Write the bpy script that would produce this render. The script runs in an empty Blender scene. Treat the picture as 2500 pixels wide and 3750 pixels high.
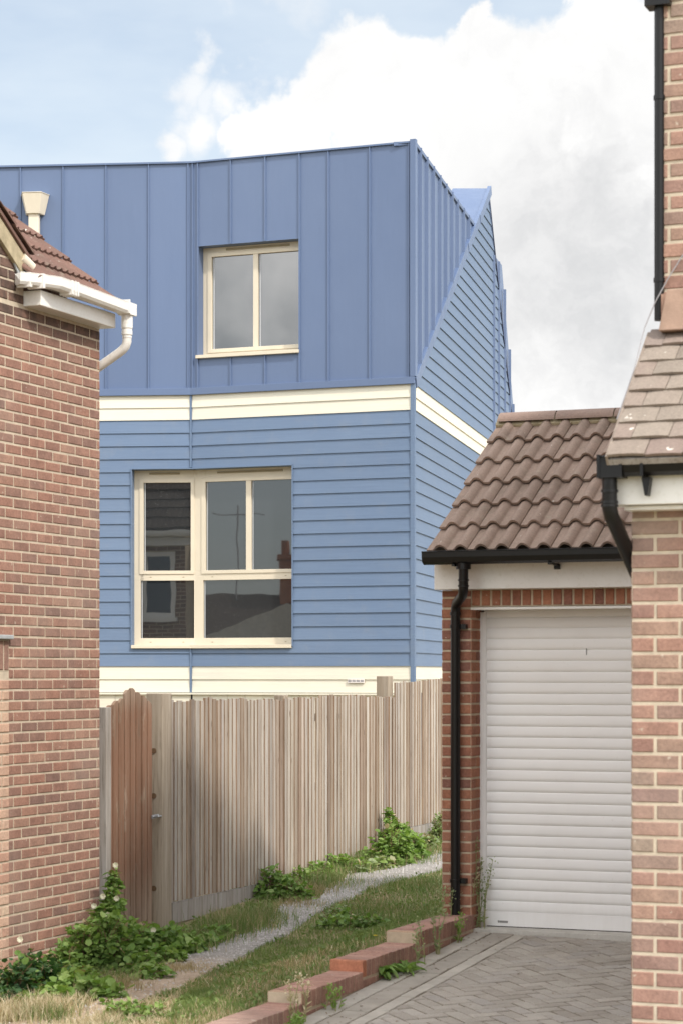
import bpy, math, random
from mathutils import Vector, noise
C = bpy.context.scene
R = math.radians
random.seed(7)
F = 8200.0          # focal length in photo pixels
HV = 2465.0         # horizon row of the photo

# ------------------------------------------------------------------ camera
cam_d = bpy.data.cameras.new('camera'); cam = bpy.data.objects.new('camera', cam_d)
C.collection.objects.link(cam); C.camera = cam
cam.location = (0, 0, 0); cam.rotation_euler = (R(90), 0, 0)
cam_d.sensor_fit = 'AUTO'; cam_d.sensor_width = 36.0
cam_d.lens = F / 3750 * 36; cam_d.shift_y = (HV - 1875) / 3750; cam_d.shift_x = 0
cam_d.clip_start = 0.1; cam_d.clip_end = 2000
cam_d.dof.use_dof = True; cam_d.dof.focus_distance = 27.0; cam_d.dof.aperture_fstop = 6.3

C.view_settings.view_transform = 'Standard'; C.view_settings.look = 'None'
C.view_settings.gamma = 1; C.view_settings.exposure = 0.64
C.render.engine = 'CYCLES'
C.cycles.max_bounces = 6

# ------------------------------------------------------------------ sun
SUN = Vector((.427, -.548, .72)).normalized()
sd = bpy.data.lights.new('sun', 'SUN'); so = bpy.data.objects.new('sun', sd); C.collection.objects.link(so)
sd.energy = 2.3; sd.angle = R(3.0); sd.color = (1.0, 0.93, 0.84)
so.rotation_euler = (-SUN).to_track_quat('-Z', 'Y').to_euler()

# ------------------------------------------------------------------ node helper
class NT:
    def __init__(s, nt):
        s.nt = nt
    def n(s, typ, **kw):
        nd = s.nt.nodes.new(typ)
        for k, v in kw.items():
            if k in ('ins',):
                continue
            setattr(nd, k, v)
        for k, v in kw.get('ins', {}).items():
            s.set(nd.inputs[k], v)
        return nd
    def set(s, inp, v):
        if isinstance(v, bpy.types.NodeSocket):
            s.nt.links.new(v, inp)
        elif hasattr(v, 'outputs'):
            s.nt.links.new(v.outputs[0], inp)
        else:
            inp.default_value = v
    def m(s, op, a, b=0.0, c=None, clamp=False):
        nd = s.n('ShaderNodeMath', operation=op, use_clamp=clamp)
        s.set(nd.inputs[0], a); s.set(nd.inputs[1], b)
        if c is not None: s.set(nd.inputs[2], c)
        return nd.outputs[0]
    def vm(s, op, a, b=None, scale=None):
        nd = s.n('ShaderNodeVectorMath', operation=op)
        s.set(nd.inputs[0], a)
        if b is not None: s.set(nd.inputs[1], b)
        if scale is not None: s.set(nd.inputs['Scale'], scale)
        return nd.outputs['Value'] if op in ('LENGTH', 'DISTANCE', 'DOT_PRODUCT') else nd.outputs[0]
    def noise(s, vec, scale, detail=4, rough=.5, out='Fac', dist=0.0):
        nd = s.n('ShaderNodeTexNoise')
        s.set(nd.inputs['Vector'], vec); nd.inputs['Scale'].default_value = scale
        nd.inputs['Detail'].default_value = detail; nd.inputs['Roughness'].default_value = rough
        nd.inputs['Distortion'].default_value = dist
        return nd.outputs[out]
    def mix(s, fac, a, b):
        nd = s.n('ShaderNodeMix', data_type='RGBA')
        s.set(nd.inputs[0], fac); s.set(nd.inputs[6], a); s.set(nd.inputs[7], b)
        return nd.outputs[2]
    def mul(s, a, b, fac=1.0):
        nd = s.n('ShaderNodeMix', data_type='RGBA', blend_type='MULTIPLY')
        s.set(nd.inputs[0], fac); s.set(nd.inputs[6], a); s.set(nd.inputs[7], b)
        return nd.outputs[2]
    def ramp(s, fac, stops, interp='LINEAR'):
        nd = s.n('ShaderNodeValToRGB'); s.set(nd.inputs[0], fac)
        e = nd.color_ramp.elements; nd.color_ramp.interpolation = interp
        while len(e) < len(stops): e.new(.5)
        for i, (p, c) in enumerate(stops):
            e[i].position = p; e[i].color = (*c, 1) if len(c) == 3 else c
        return nd.outputs[0]
    def map(s, v, a, b, c=0.0, d=1.0, smooth=True):
        nd = s.n('ShaderNodeMapRange', interpolation_type='SMOOTHSTEP' if smooth else 'LINEAR')
        s.set(nd.inputs[0], v)
        for i, q in enumerate((a, b, c, d)): nd.inputs[i + 1].default_value = q
        return nd.outputs[0]

# ------------------------------------------------------------------ sky with cumulus (all by world direction)
W = bpy.data.worlds.new('World'); C.world = W; W.use_nodes = True
t = NT(W.node_tree); W.node_tree.nodes.clear()
sky = t.n('ShaderNodeTexSky', sky_type='NISHITA', sun_disc=False)
sky.sun_elevation = math.asin(SUN.z); sky.sun_rotation = math.atan2(SUN.x, SUN.y)
sky.air_density = 1.0; sky.dust_density = 1.5; sky.ozone_density = 1.2
tc = t.n('ShaderNodeTexCoord').outputs['Generated']
dirn = t.vm('NORMALIZE', tc)
w1 = t.vm('SUBTRACT', t.noise(dirn, 14, 7, .58, out='Color'), (.5, .5, .5))
w2 = t.vm('SUBTRACT', t.noise(dirn, 60, 5, .6, out='Color'), (.5, .5, .5))
dw = t.vm('ADD', t.vm('ADD', dirn, t.vm('SCALE', w1, scale=.075)), t.vm('SCALE', w2, scale=.012))
def DIR(u, v):
    return Vector(((u * 1.5944 - 1250) / F, 1, (HV - v * 1.5944) / F)).normalized()
blobs = [(800, 205, 150, 1), (700, 330, 130, 1), (930, 215, 130, 1), (1110, 190, 130, 1), (1100, 60, 60, 1), (1010, 330, 210, 1),
         (1290, 290, 190, 1), (1440, 130, 130, 1), (1400, 10, 70, 1), (1400, 450, 260, 1), (1250, 620, 300, 1), (1420, 850, 320, 1),
         (570, 260, 80, .9), (545, 150, 48, .55), (445, 130, 55, .75), (435, 210, 70, .72), (500, 240, 60, .6), (470, 330, 90, .95), (380, 350, 50, .9), (600, 380, 100, 1), (600, 200, 50, .8),
         (500, -40, 60, .35), (660, -10, 70, .3)]
dens = None
for (u, v, r, wgt) in blobs:
    c = DIR(u, v); rr = r * 1.5944 / F
    d = t.vm('DISTANCE', dw, tuple(c))
    k = t.map(d, rr * 1.14, rr * .86 if wgt == 1 else rr * .3, 0, wgt)
    dens = k if dens is None else t.m('MAXIMUM', dens, k)
# clouds over the rest of the sky
fb = t.noise(dirn, 2.6, 9, .56)
rest = t.map(fb, .42, .56)
c0 = DIR(784, 700)
away = t.map(t.vm('DISTANCE', dirn, tuple(c0)), .38, .62)
dens = t.m('MAXIMUM', dens, t.m('MULTIPLY', rest, away))
puff = t.noise(t.vm('ADD', dirn, t.vm('SCALE', w1, scale=.05)), 9, 8, .6)
puff2 = t.noise(t.vm('ADD', dirn, t.vm('SCALE', w1, scale=.08)), 22, 7, .62)
gz = t.vm('DISTANCE', dw, tuple(DIR(1400, 620)))
greyz = t.map(gz, .115, .02)
shade = t.m('ADD', t.m('MULTIPLY', t.map(puff, .35, .65), .6), t.m('MULTIPLY', t.map(puff2, .35, .65), .4))
shade = t.m('ADD', t.m('MULTIPLY', shade, t.m('ADD', t.m('MULTIPLY', greyz, .40), .42)), t.m('MULTIPLY', greyz, .06))
shade = t.m('MINIMUM', shade, 1.0)
ccol = t.ramp(shade, [(0, (.635, .632, .626)), (.3, (.59, .588, .585)), (.6, (.50, .50, .502)), (1, (.40, .405, .412))])
ccol = t.mul(ccol, t.ramp(away, [(0, (.68, .68, .68)), (1, (1.85, 1.85, 1.85))]))
ccol = t.vm('SCALE', ccol, scale=1.6)
SKY_S = 0.10
# sky colour: nishita lifted with thin high haze
nish = t.vm('MULTIPLY', t.vm('SCALE', sky.outputs[0], scale=1.0), (1.0, 1.0, 1.0))
haze = t.noise(t.vm('MULTIPLY', dirn, (1, 1, 3)), 7, 5, .55)
base = t.mix(t.m('ADD', t.m('MULTIPLY', t.map(haze, .3, .75), .25), .42), nish, (6.0, 6.5, 6.8, 1))
cl = t.vm('SCALE', ccol, scale=1 / SKY_S)
full = t.mix(dens, base, cl)
bg = t.n('ShaderNodeBackground'); t.set(bg.inputs[0], full); bg.inputs[1].default_value = SKY_S
out = t.n('ShaderNodeOutputWorld'); t.nt.links.new(bg.outputs[0], out.inputs[0])

# ------------------------------------------------------------------ geometry helpers
def ray(u, v): return Vector(((u - 1250) / F, 1.0, (HV - v) / F))
TH = math.atan(.4)
A = Vector((math.cos(TH), -math.sin(TH), 0)); B = Vector((math.sin(TH), math.cos(TH), 0)); Z = Vector((0, 0, 1))
class Fr:
    def __init__(s, o, a, n): s.o = Vector((o[0], o[1], 0)); s.a = Vector(a).normalized(); s.n = Vector(n).normalized()
    def p(s, a, o, z): return s.o + s.a * a + s.n * o + Z * z
    def hit(s, u, v, o=0.0):
        r = ray(u, v); q = (s.o + s.n * o).dot(s.n) / r.dot(s.n); P = r * q
        return (P - s.o).dot(s.a), P.z
    def S(s, u, o=0.0): return s.hit(u, HV, o)[0]
    def z(s, u, v, o=0.0): return s.hit(u, v, o)[1]

class MB:
    def __init__(s): s.v = []; s.f = []; s.m = []; s.smooth = set(); s.marks = []
    def mark(s): s.marks.append((len(s.v), len(s.f)))
    def face(s, pts, m=0, sm=False):
        i = len(s.v); s.v += [tuple(p) for p in pts]; s.f.append(tuple(range(i, i + len(pts)))); s.m.append(m)
        if sm: s.smooth.add(len(s.f) - 1)
    def raw(s, vs, fs, m=0, sm=False):
        i = len(s.v); s.v += [tuple(p) for p in vs]
        for f in fs:
            s.f.append(tuple(i + k for k in f)); s.m.append(m)
            if sm: s.smooth.add(len(s.f) - 1)
    def hexa(s, p, m=0):   # 8 points: bottom ring 0-3, top ring 4-7
        s.raw(p, [(3, 2, 1, 0), (4, 5, 6, 7), (0, 1, 5, 4), (1, 2, 6, 5), (2, 3, 7, 6), (3, 0, 4, 7)], m)
    def box(s, fr, s0, s1, o0, o1, z0, z1, m=0):
        P = fr.p
        s.hexa([P(s0, o1, z0), P(s1, o1, z0), P(s1, o0, z0), P(s0, o0, z0), P(s0, o1, z1), P(s1, o1, z1), P(s1, o0, z1), P(s0, o0, z1)], m)
    def prism(s, poly, ext, m=0):
        n = len(poly); ext = Vector(ext); q = [Vector(p) for p in poly]; w = [p + ext for p in q]
        s.raw(q + w, [tuple(range(n))] + [tuple(range(2 * n - 1, n - 1, -1))] + [(i, n + i, n + (i + 1) % n, (i + 1) % n) for i in range(n)], m)
    def tube(s, pts, r, seg=12, m=0, caps=True, half=False):
        pts = [Vector(p) for p in pts]; rings = []; n = len(pts)
        up = None
        for i, p in enumerate(pts):
            d = ((pts[min(i + 1, n - 1)] - p).normalized() + (p - pts[max(i - 1, 0)]).normalized()).normalized()
            if up is None:
                up = Vector((0, 0, 1)) if abs(d.z) < .9 else Vector((1, 0, 0))
            x = d.cross(up).normalized(); y = x.cross(d).normalized(); up = y
            rr = r[i] if isinstance(r, (list, tuple)) else r
            rings.append([p + x * rr * math.cos(2 * math.pi * k / seg) + y * rr * math.sin(2 * math.pi * k / seg) for k in range(seg)])
        vs = [q for rg in rings for q in rg]; fs = []
        for i in range(n - 1):
            for k in range(seg):
                a = i * seg + k; b = i * seg + (k + 1) % seg
                fs.append((a, b, b + seg, a + seg))
        s.raw(vs, fs, m, True)
        if caps:
            s.face(list(reversed(rings[0])), m); s.face(rings[-1], m)
    def build(s, name, mats, parent=None, bevel=0, recalc=False):
        me = bpy.data.meshes.new(name)
        off = root_loc(parent) if parent else Vector((0, 0, 0))
        me.from_pydata([(x - off.x, y - off.y, z - off.z) for x, y, z in s.v], [], s.f)
        if not isinstance(mats, (list, tuple)): mats = [mats]
        for mt in mats: me.materials.append(mt)
        me.polygons.foreach_set('material_index', s.m)
        if s.smooth:
            sm = [i in s.smooth for i in range(len(s.f))]; me.polygons.foreach_set('use_smooth', sm)
        me.update()
        ob = bpy.data.objects.new(name, me); C.collection.objects.link(ob)
        if parent: ob.parent = parent
        if bevel:
            bm = ob.modifiers.new('bevel', 'BEVEL'); bm.width = bevel; bm.segments = 2; bm.limit_method = 'ANGLE'; bm.angle_limit = R(40)
        return ob
def each(mb, name, mats, parent, bevel=0):
    out = []; v0 = f0 = 0
    if not mb.marks or mb.marks[-1][1] < len(mb.f): mb.mark()
    for v1, f1 in mb.marks:
        if f1 == f0: continue
        q = MB(); q.v = mb.v[v0:v1]; q.f = [tuple(i - v0 for i in f) for f in mb.f[f0:f1]]; q.m = mb.m[f0:f1]
        q.smooth = {i - f0 for i in mb.smooth if f0 <= i < f1}
        out.append(q.build(name, mats, parent, bevel)); v0, f0 = v1, f1
    return out
def root_loc(o):
    while o.parent: o = o.parent
    return o.location
def tag(o, label=None, cat=None, group=None, kind=None):
    for k, v in (('label', label), ('category', cat), ('group', group), ('kind', kind)):
        if v: o[k] = v
    return o
def thing(name, label, cat, loc, group=None):
    o = bpy.data.objects.new(name, None); C.collection.objects.link(o); o.location = loc; o.empty_display_size = .2
    return tag(o, label, cat, group)

# ------------------------------------------------------------------ materials
def mat(name, fn, **kw):
    m = bpy.data.materials.new(name); m.use_nodes = True; nt = m.node_tree; nt.nodes.clear()
    t = NT(nt); p = t.n('ShaderNodeBsdfPrincipled'); o = t.n('ShaderNodeOutputMaterial')
    nt.links.new(p.outputs[0], o.inputs[0])
    for k, v in kw.items():
        key = {'rough': 'Roughness', 'spec': 'Specular IOR Level', 'metal': 'Metallic', 'ior': 'IOR'}[k]
        p.inputs[key].default_value = v
    pos = t.n('ShaderNodeNewGeometry')
    fn(t, p, pos.outputs['Position'], pos.outputs['Random Per Island'], o)
    return m
def bump(t, p, h, strength=.3, dist=.01):
    b = t.n('ShaderNodeBump'); b.inputs['Strength'].default_value = strength; b.inputs['Distance'].default_value = dist
    t.set(b.inputs['Height'], h); t.nt.links.new(b.outputs[0], p.inputs['Normal'])
def rgb(r, g, b): return (r, g, b, 1)
def h2l(h):
    c = [int(h[i:i + 2], 16) / 255 for i in (0, 2, 4)]
    return tuple((x / 12.92 if x < .04045 else ((x + .055) / 1.055) ** 2.4) for x in c)

def m_brick(name, stops, dirt=.25, top_dark=None):
    def fn(t, p, pos, isl, o):
        c = t.ramp(isl, stops)
        n1 = t.noise(pos, 9, 5, .6); n2 = t.noise(pos, 60, 6, .65); n3 = t.noise(pos, 1.1, 3, .5)
        c = t.mul(c, t.ramp(n2, [(.3, (.78, .76, .75)), (.7, (1.14, 1.13, 1.12))]))
        c = t.mul(c, t.ramp(n1, [(.3, (.8, .79, .8)), (.7, (1.12, 1.12, 1.12))]))
        c = t.mix(t.map(n3, .45, .75, 0, dirt), c, rgb(.33, .29, .25))
        sp = t.map(t.noise(pos, 27, 2, .5), .70, .76, 0, .6)
        c = t.mix(sp, c, rgb(.52, .46, .38))
        if top_dark:  # bricks darken upwards across this height range
            f = t.map(t.n('ShaderNodeSeparateXYZ', ins={0: pos}).outputs[2], top_dark[0], top_dark[1])
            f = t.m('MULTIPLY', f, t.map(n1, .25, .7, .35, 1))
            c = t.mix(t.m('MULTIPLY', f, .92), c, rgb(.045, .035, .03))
        t.set(p.inputs['Base Color'], c)
        bump(t, p, n2, .55, .006)
    return mat(name, fn, rough=.9, spec=.25)
def m_plain(name, col, rough=.6, var=.1, scale=8, bs=0, spec=.4, warm=None):
    def fn(t, p, pos, isl, o):
        n1 = t.noise(pos, scale, 6, .6); n2 = t.noise(pos, scale * 9, 4, .6)
        lo = tuple(max(0, c * (1 - var)) for c in col); hi = tuple(c * (1 + var) for c in col)
        c = t.ramp(n1, [(.3, lo), (.7, hi)])
        if warm: c = t.mix(t.map(n2, .5, .75, 0, .5), c, rgb(*warm))
        t.set(p.inputs['Base Color'], c)
        if bs: bump(t, p, n2, bs, .004)
    return mat(name, fn, rough=rough, spec=spec)
def m_board(name, col, axis_u, dirt=.06):
    def fn(t, p, pos, isl, o):
        u = t.vm('DOT_PRODUCT', pos, tuple(axis_u)); z = t.n('ShaderNodeSeparateXYZ', ins={0: pos}).outputs[2]
        vec = t.n('ShaderNodeCombineXYZ'); t.set(vec.inputs[0], t.m('MULTIPLY', u, 1.6)); t.set(vec.inputs[1], t.m('MULTIPLY', isl, 37)); t.set(vec.inputs[2], t.m('MULTIPLY', z, 60))
        g = t.noise(vec.outputs[0], 1.0, 5, .65, dist=.6)
        n1 = t.noise(pos, .8, 4, .6); n2 = t.noise(pos, 5, 5, .6)
        c = t.ramp(isl, [(0, tuple(x * .955 for x in col)), (1, tuple(x * 1.045 for x in col))])
        c = t.mul(c, t.ramp(g, [(.3, (.93, .93, .94)), (.7, (1.05, 1.05, 1.04))]))
        c = t.mul(c, t.ramp(n1, [(.3, (.94, .96, .98)), (.7, (1.05, 1.03, 1.01))]))
        c = t.mix(t.map(n2, .5, .8, 0, dirt), c, rgb(.3, .29, .26))
        t.set(p.inputs['Base Color'], c); bump(t, p, g, .32, .003)
    return mat(name, fn, rough=.62, spec=.35)
BLUE = (.128, .184, .283); METAL = (.107, .154, .266); CREAM = (.66, .63, .53)
M = {}
M['blue'] = m_board('blue_painted_board', BLUE, A, .12); M['blue_side'] = m_board('blue_side_board', BLUE, (.2, .98, 0), .1)
M['cream'] = m_board('cream_board', CREAM, A); M['cream_side'] = m_board('cream_side_board', CREAM, (.2, .98, 0))
def fmetal(t, p, pos, isl, o):
    st = t.vm('MULTIPLY', pos, (1, 1, .28))
    n1 = t.noise(st, 1.6, 4, .5); n2 = t.noise(pos, .5, 3, .5); n3 = t.noise(t.vm('MULTIPLY', pos, (1, 1, .06)), 22, 4, .6)
    c = t.ramp(isl, [(0, tuple(x * .96 for x in METAL)), (1, tuple(x * 1.04 for x in METAL))])
    c = t.mul(c, t.ramp(n2, [(.3, (.93, .95, .97)), (.7, (1.05, 1.04, 1.02))]))
    c = t.mul(c, t.ramp(n3, [(.35, (.99, .99, .99)), (.7, (1.01, 1.01, 1.01))]))
    t.set(p.inputs['Base Color'], c); bump(t, p, n1, .35, .05)
    t.set(p.inputs['Roughness'], t.map(t.noise(pos, 3, 5, .6), .3, .7, .38, .55, False))
M['metal'] = mat('blue_coated_metal', fmetal, spec=.5)
M['navy'] = m_plain('dark_navy_gap', (.02, .03, .07), .7)
M['creamalu'] = m_plain('cream_aluminium', (.63, .565, .45), .45, .04, 3)
M['creambox'] = m_plain('cream_downpipe_paint', (.66, .60, .49), .55, .05, 5, .1)
M['slot'] = m_plain('brown_vent_slot', (.30, .25, .16), .6)
def fglass(t, p, pos, isl, o):
    p.inputs['Base Color'].default_value = rgb(.022, .025, .027); p.inputs['Roughness'].default_value = .015
    n = t.noise(pos, 1.3, 2, .5); bump(t, p, n, .045, .02)
M['glass'] = mat('window_glass', fglass, ior=2.35)
M['spacer'] = m_plain('grey_blind_edge', (.42, .44, .47), .5, .03)
M['mortar_l'] = m_plain('pale_mortar', (.50, .43, .335), .95, .16, 14, .5, .2)
M['mortar_d'] = m_plain('warm_mortar', (.47, .39, .29), .95, .16, 14, .5, .2)
br = lambda *a: [(i / (len(a) - 1), c) for i, c in enumerate(a)]
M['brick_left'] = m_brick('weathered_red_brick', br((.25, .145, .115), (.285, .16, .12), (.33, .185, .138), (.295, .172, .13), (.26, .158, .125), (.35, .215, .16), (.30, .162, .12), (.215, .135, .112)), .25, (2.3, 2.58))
M['brick_infill'] = m_brick('pale_pink_brick', br((.50, .34, .26), (.58, .40, .30), (.52, .34, .25), (.58, .44, .33), (.46, .27, .20), (.55, .37, .28)), .2)
M['brick_garage'] = m_brick('orange_red_brick', br((.30, .135, .085), (.34, .155, .095), (.26, .12, .085), (.38, .175, .105), (.29, .13, .09), (.22, .11, .085)), .12)
M['brick_near'] = m_brick('rough_pink_brick', br((.31, .185, .145), (.36, .215, .165), (.28, .16, .13), (.32, .22, .17), (.38, .235, .18), (.26, .155, .135), (.31, .24, .185)), .3)
M['brick_edge'] = m_brick('edging_brick', br((.36, .215, .17), (.41, .25, .20), (.31, .18, .145), (.38, .225, .175)), .35)
M['brick_tan'] = m_brick('tan_brick_face', br((.42, .29, .20), (.44, .30, .21)), .2)
M['brick_orange'] = m_brick('orange_brick_face', br((.44, .18, .11), (.46, .20, .12)), .1)
def m_tile(name, stops, lichen, grime=.4):
    def fn(t, p, pos, isl, o):
        c = t.ramp(isl, stops); n1 = t.noise(pos, 4, 6, .6); n2 = t.noise(pos, 70, 5, .65); n3 = t.noise(pos, 14, 4, .6)
        c = t.mul(c, t.ramp(n2, [(.3, (.82, .82, .82)), (.7, (1.12, 1.12, 1.12))]))
        c = t.mix(t.map(n1, .45, .8, 0, grime), c, rgb(.10, .085, .06))
        c = t.mix(t.map(n3, .55, .75, 0, .35), c, rgb(.30, .27, .21))
        if lichen:
            l = t.map(t.noise(pos, lichen[0], 3, .6), lichen[1], lichen[1] + .05, 0, .85)
            c = t.mix(l, c, rgb(.72, .69, .62))
        t.set(p.inputs['Base Color'], c); bump(t, p, n2, .5, .004)
    return mat(name, fn, rough=.9, spec=.2)
M['tile_garage'] = m_tile('brown_concrete_tile', br((.255, .185, .148), (.30, .22, .178), (.24, .175, .142)), (34, .71), .4)
M['tile_ridge'] = m_tile('pinkish_ridge_tile', br((.245, .175, .148), (.27, .195, .162)), None, .35)
M['tile_left'] = m_tile('red_brown_ribbed_tile', br((.165, .10, .083), (.20, .12, .098), (.15, .095, .08)), (26, .69), .35)
M['tile_plain'] = m_tile('buff_plain_tile', br((.25, .212, .178), (.215, .18, .15), (.27, .228, .19), (.225, .172, .148), (.24, .205, .18)), (11, .66), .2)
M['tile_dark'] = m_tile('dark_slate_tile', br((.07, .055, .05), (.10, .08, .07)), (30, .66), .3)
M['white'] = m_plain('white_pvc', (.74, .73, .70), .4, .04, 4, 0, .5, (.62, .60, .54))
def fdoor(t, p, pos, isl, o):
    z = t.n('ShaderNodeSeparateXYZ', ins={0: pos}).outputs[2]
    n1 = t.noise(pos, 2, 5, .6); n2 = t.noise(t.vm('MULTIPLY', pos, (1, 1, .12)), 30, 5, .6); n3 = t.noise(pos, 40, 3, .5)
    c = t.ramp(n1, [(.3, (.81, .805, .80)), (.7, (.86, .857, .85))])
    f = t.m('MULTIPLY', t.map(z, -1.25, -1.82), t.map(n2, .35, .65, .08, .2))
    c = t.mix(f, c, rgb(.68, .65, .60)); c = t.mix(t.map(n3, .68, .74, 0, .2), c, rgb(.6, .57, .52))
    t.set(p.inputs['Base Color'], c)
M['white_door'] = mat('white_coated_slats', fdoor, rough=.5, spec=.4)
M['black'] = m_plain('black_pvc', (.006, .006, .0065), .35, .2, 6, 0, .3)
M['lead'] = m_plain('grey_lead', (.34, .36, .37), .6, .15, 10)
M['mossy'] = m_plain('mossy_mortar', (.40, .34, .23), .95, .25, 12, .6, .2, (.26, .25, .12))
M['fillet'] = m_plain('pinkish_mortar_fillet', (.36, .25, .195), .9, .15, 12, .5, .2)
M['rubber'] = m_plain('black_rubber', (.045, .035, .03), .8)
M['concrete'] = m_plain('pale_concrete', (.52, .50, .46), .9, .12, 10, .5, .2, (.34, .31, .26))
M['grille'] = m_plain('white_grille', (.66, .62, .60), .5)
M['galv'] = m_plain('galvanised_steel', (.30, .31, .33), .4, .1, 20, 0, .5)
M['grey'] = m_plain('grey_badge', (.27, .26, .25), .5, .02)
M['cable'] = m_plain('grey_cable', (.30, .29, .30), .6)
def m_wood(name, stops, knots=True, streak=1.0, paint=None):
    def fn(t, p, pos, isl, o):
        off = t.n('ShaderNodeCombineXYZ'); t.set(off.inputs[2], t.m('MULTIPLY', isl, 53)); t.set(off.inputs[0], t.m('MULTIPLY', isl, 17))
        v = t.vm('ADD', t.vm('MULTIPLY', pos, (1, 1, .05)), off.outputs[0])
        g = t.noise(v, 60, 5, .7, dist=.4); g2 = t.noise(v, 13, 5, .65)
        c = t.vm('SCALE', t.ramp(isl, stops), scale=.90)
        c = t.mul(c, t.ramp(g, [(.28, (.52, .47, .43)), (.46, (1, 1, 1)), (.72, (1.2, 1.2, 1.2))]), streak)
        c = t.mul(c, t.ramp(g2, [(.3, (.70, .64, .58)), (.7, (1.15, 1.16, 1.19))]))
        if paint:
            n = t.noise(t.vm('MULTIPLY', pos, (1, 1, .35)), 7, 6, .65)
            sep = t.n('ShaderNodeSeparateXYZ', ins={0: pos}).outputs[2]
            f = t.m('MULTIPLY', t.m('MULTIPLY', t.map(n, .34, .46), t.map(sep, -1.95, -1.45)), t.map(sep, -.14, -.34))
            f = t.m('MULTIPLY', t.m('MULTIPLY', f, t.map(g, .34, .5)), .9)
            c = t.mix(f, c, t.mul(rgb(*paint), t.ramp(g2, [(.3, (.72, .7, .68)), (.7, (1.15, 1.15, 1.15))])))
        if knots:
            k = t.n('ShaderNodeTexVoronoi'); t.set(k.inputs['Vector'], t.vm('ADD', t.vm('MULTIPLY', pos, (1, 1, .32)), off.outputs[0])); k.inputs['Scale'].default_value = 9
            kk = t.map(k.outputs['Distance'], .05, .11, 1, 0)
            c = t.mix(t.m('MULTIPLY', kk, .75), c, rgb(.09, .055, .035))
        t.set(p.inputs['Base Color'], c); bump(t, p, g, .5, .004)
    return mat(name, fn, rough=.88, spec=.2)
M['wood'] = m_wood('weathered_fence_wood', br((.36, .32, .28), (.48, .445, .40), (.31, .25, .195), (.52, .49, .445), (.40, .325, .26), (.43, .41, .385), (.33, .24, .175), (.27, .24, .215), (.50, .46, .40), (.38, .35, .32)))
M['wood_edge'] = m_wood('raw_board_edge', br((.34, .22, .14), (.40, .31, .23), (.28, .19, .13), (.44, .37, .30)), False)
M['wood_post'] = m_wood('grey_post_wood', br((.37, .32, .255), (.39, .335, .27)), False, .8)
M['wood_grey'] = m_wood('silvered_wood', br((.36, .34, .32), (.38, .36, .33)), False)
M['wood_pale'] = m_plain('pale_dry_wood', (.46, .42, .36), .9, .1, 9)
M['wood_gate'] = m_wood('painted_gate_wood', br((.30, .225, .165), (.34, .26, .20), (.28, .20, .15)), False, 1, (.22, .118, .076))
def m_leaf(name, stops, tr=.35):
    m = bpy.data.materials.new(name); m.use_nodes = True; nt = m.node_tree; nt.nodes.clear(); t = NT(nt)
    g = t.n('ShaderNodeNewGeometry'); c = t.ramp(g.outputs['Random Per Island'], stops)
    c = t.mul(c, t.ramp(t.noise(g.outputs['Position'], 3, 3, .5), [(.3, (.82, .84, .8)), (.7, (1.15, 1.12, 1.1))]))
    d = t.n('ShaderNodeBsdfPrincipled'); d.inputs['Roughness'].default_value = .55; d.inputs['Specular IOR Level'].default_value = .3
    t.set(d.inputs['Base Color'], c)
    tl = t.n('ShaderNodeBsdfTranslucent'); t.set(tl.inputs[0], t.mul(c, rgb(1.2, 1.3, .6)))
    mx = t.n('ShaderNodeMixShader'); mx.inputs[0].default_value = tr
    nt.links.new(d.outputs[0], mx.inputs[1]); nt.links.new(tl.outputs[0], mx.inputs[2])
    o = t.n('ShaderNodeOutputMaterial'); nt.links.new(mx.outputs[0], o.inputs[0]); return m
M['leaf_light'] = m_leaf('light_leaf', br((.16, .27, .06), (.22, .34, .09), (.28, .38, .13), (.14, .24, .05)))
M['leaf_mid'] = m_leaf('mid_leaf', br((.10, .18, .045), (.16, .27, .07), (.22, .33, .10), (.13, .22, .055), (.27, .37, .13)))
M['leaf_dark'] = m_leaf('dark_leaf', br((.035, .09, .03), (.06, .13, .045), (.05, .11, .05), (.08, .15, .05)))
M['leaf_pale'] = m_leaf('pale_leaf', br((.26, .33, .19), (.32, .38, .22), (.22, .28, .15), (.36, .36, .22)))
M['grass_green'] = m_leaf('green_grass', br((.11, .18, .05), (.15, .22, .07), (.20, .26, .09), (.12, .18, .06)), .25)
M['grass_dry'] = m_leaf('dry_grass', br((.34, .27, .16), (.42, .35, .22), (.30, .23, .13), (.50, .43, .30)), .2)
M['straw'] = m_leaf('pale_straw', br((.55, .47, .34), (.64, .57, .43), (.46, .38, .26)), .2)
M['petal'] = m_leaf('white_petal', br((.62, .60, .50), (.68, .66, .56)), .2)
M['stem'] = m_plain('bramble_stem', (.17, .11, .06), .8, .3)
M['stem_green'] = m_plain('weed_stem', (.26, .27, .12), .8, .3)
M['yellow'] = m_plain('yellow_petal', (.75, .60, .03), .6)
def fsoil(t, p, pos, isl, o):
    n1 = t.noise(pos, 1.2, 6, .6); n2 = t.noise(pos, 20, 6, .65)
    c = t.ramp(n1, [(.3, (.20, .18, .09)), (.5, (.30, .245, .15)), (.7, (.20, .20, .09))])
    c = t.mul(c, t.ramp(n2, [(.3, (.65, .65, .65)), (.7, (1.25, 1.22, 1.2))]))
    t.set(p.inputs['Base Color'], c); bump(t, p, n2, .8, .02)
M['soil'] = mat('turf_soil', fsoil, rough=.95, spec=.15)
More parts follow.
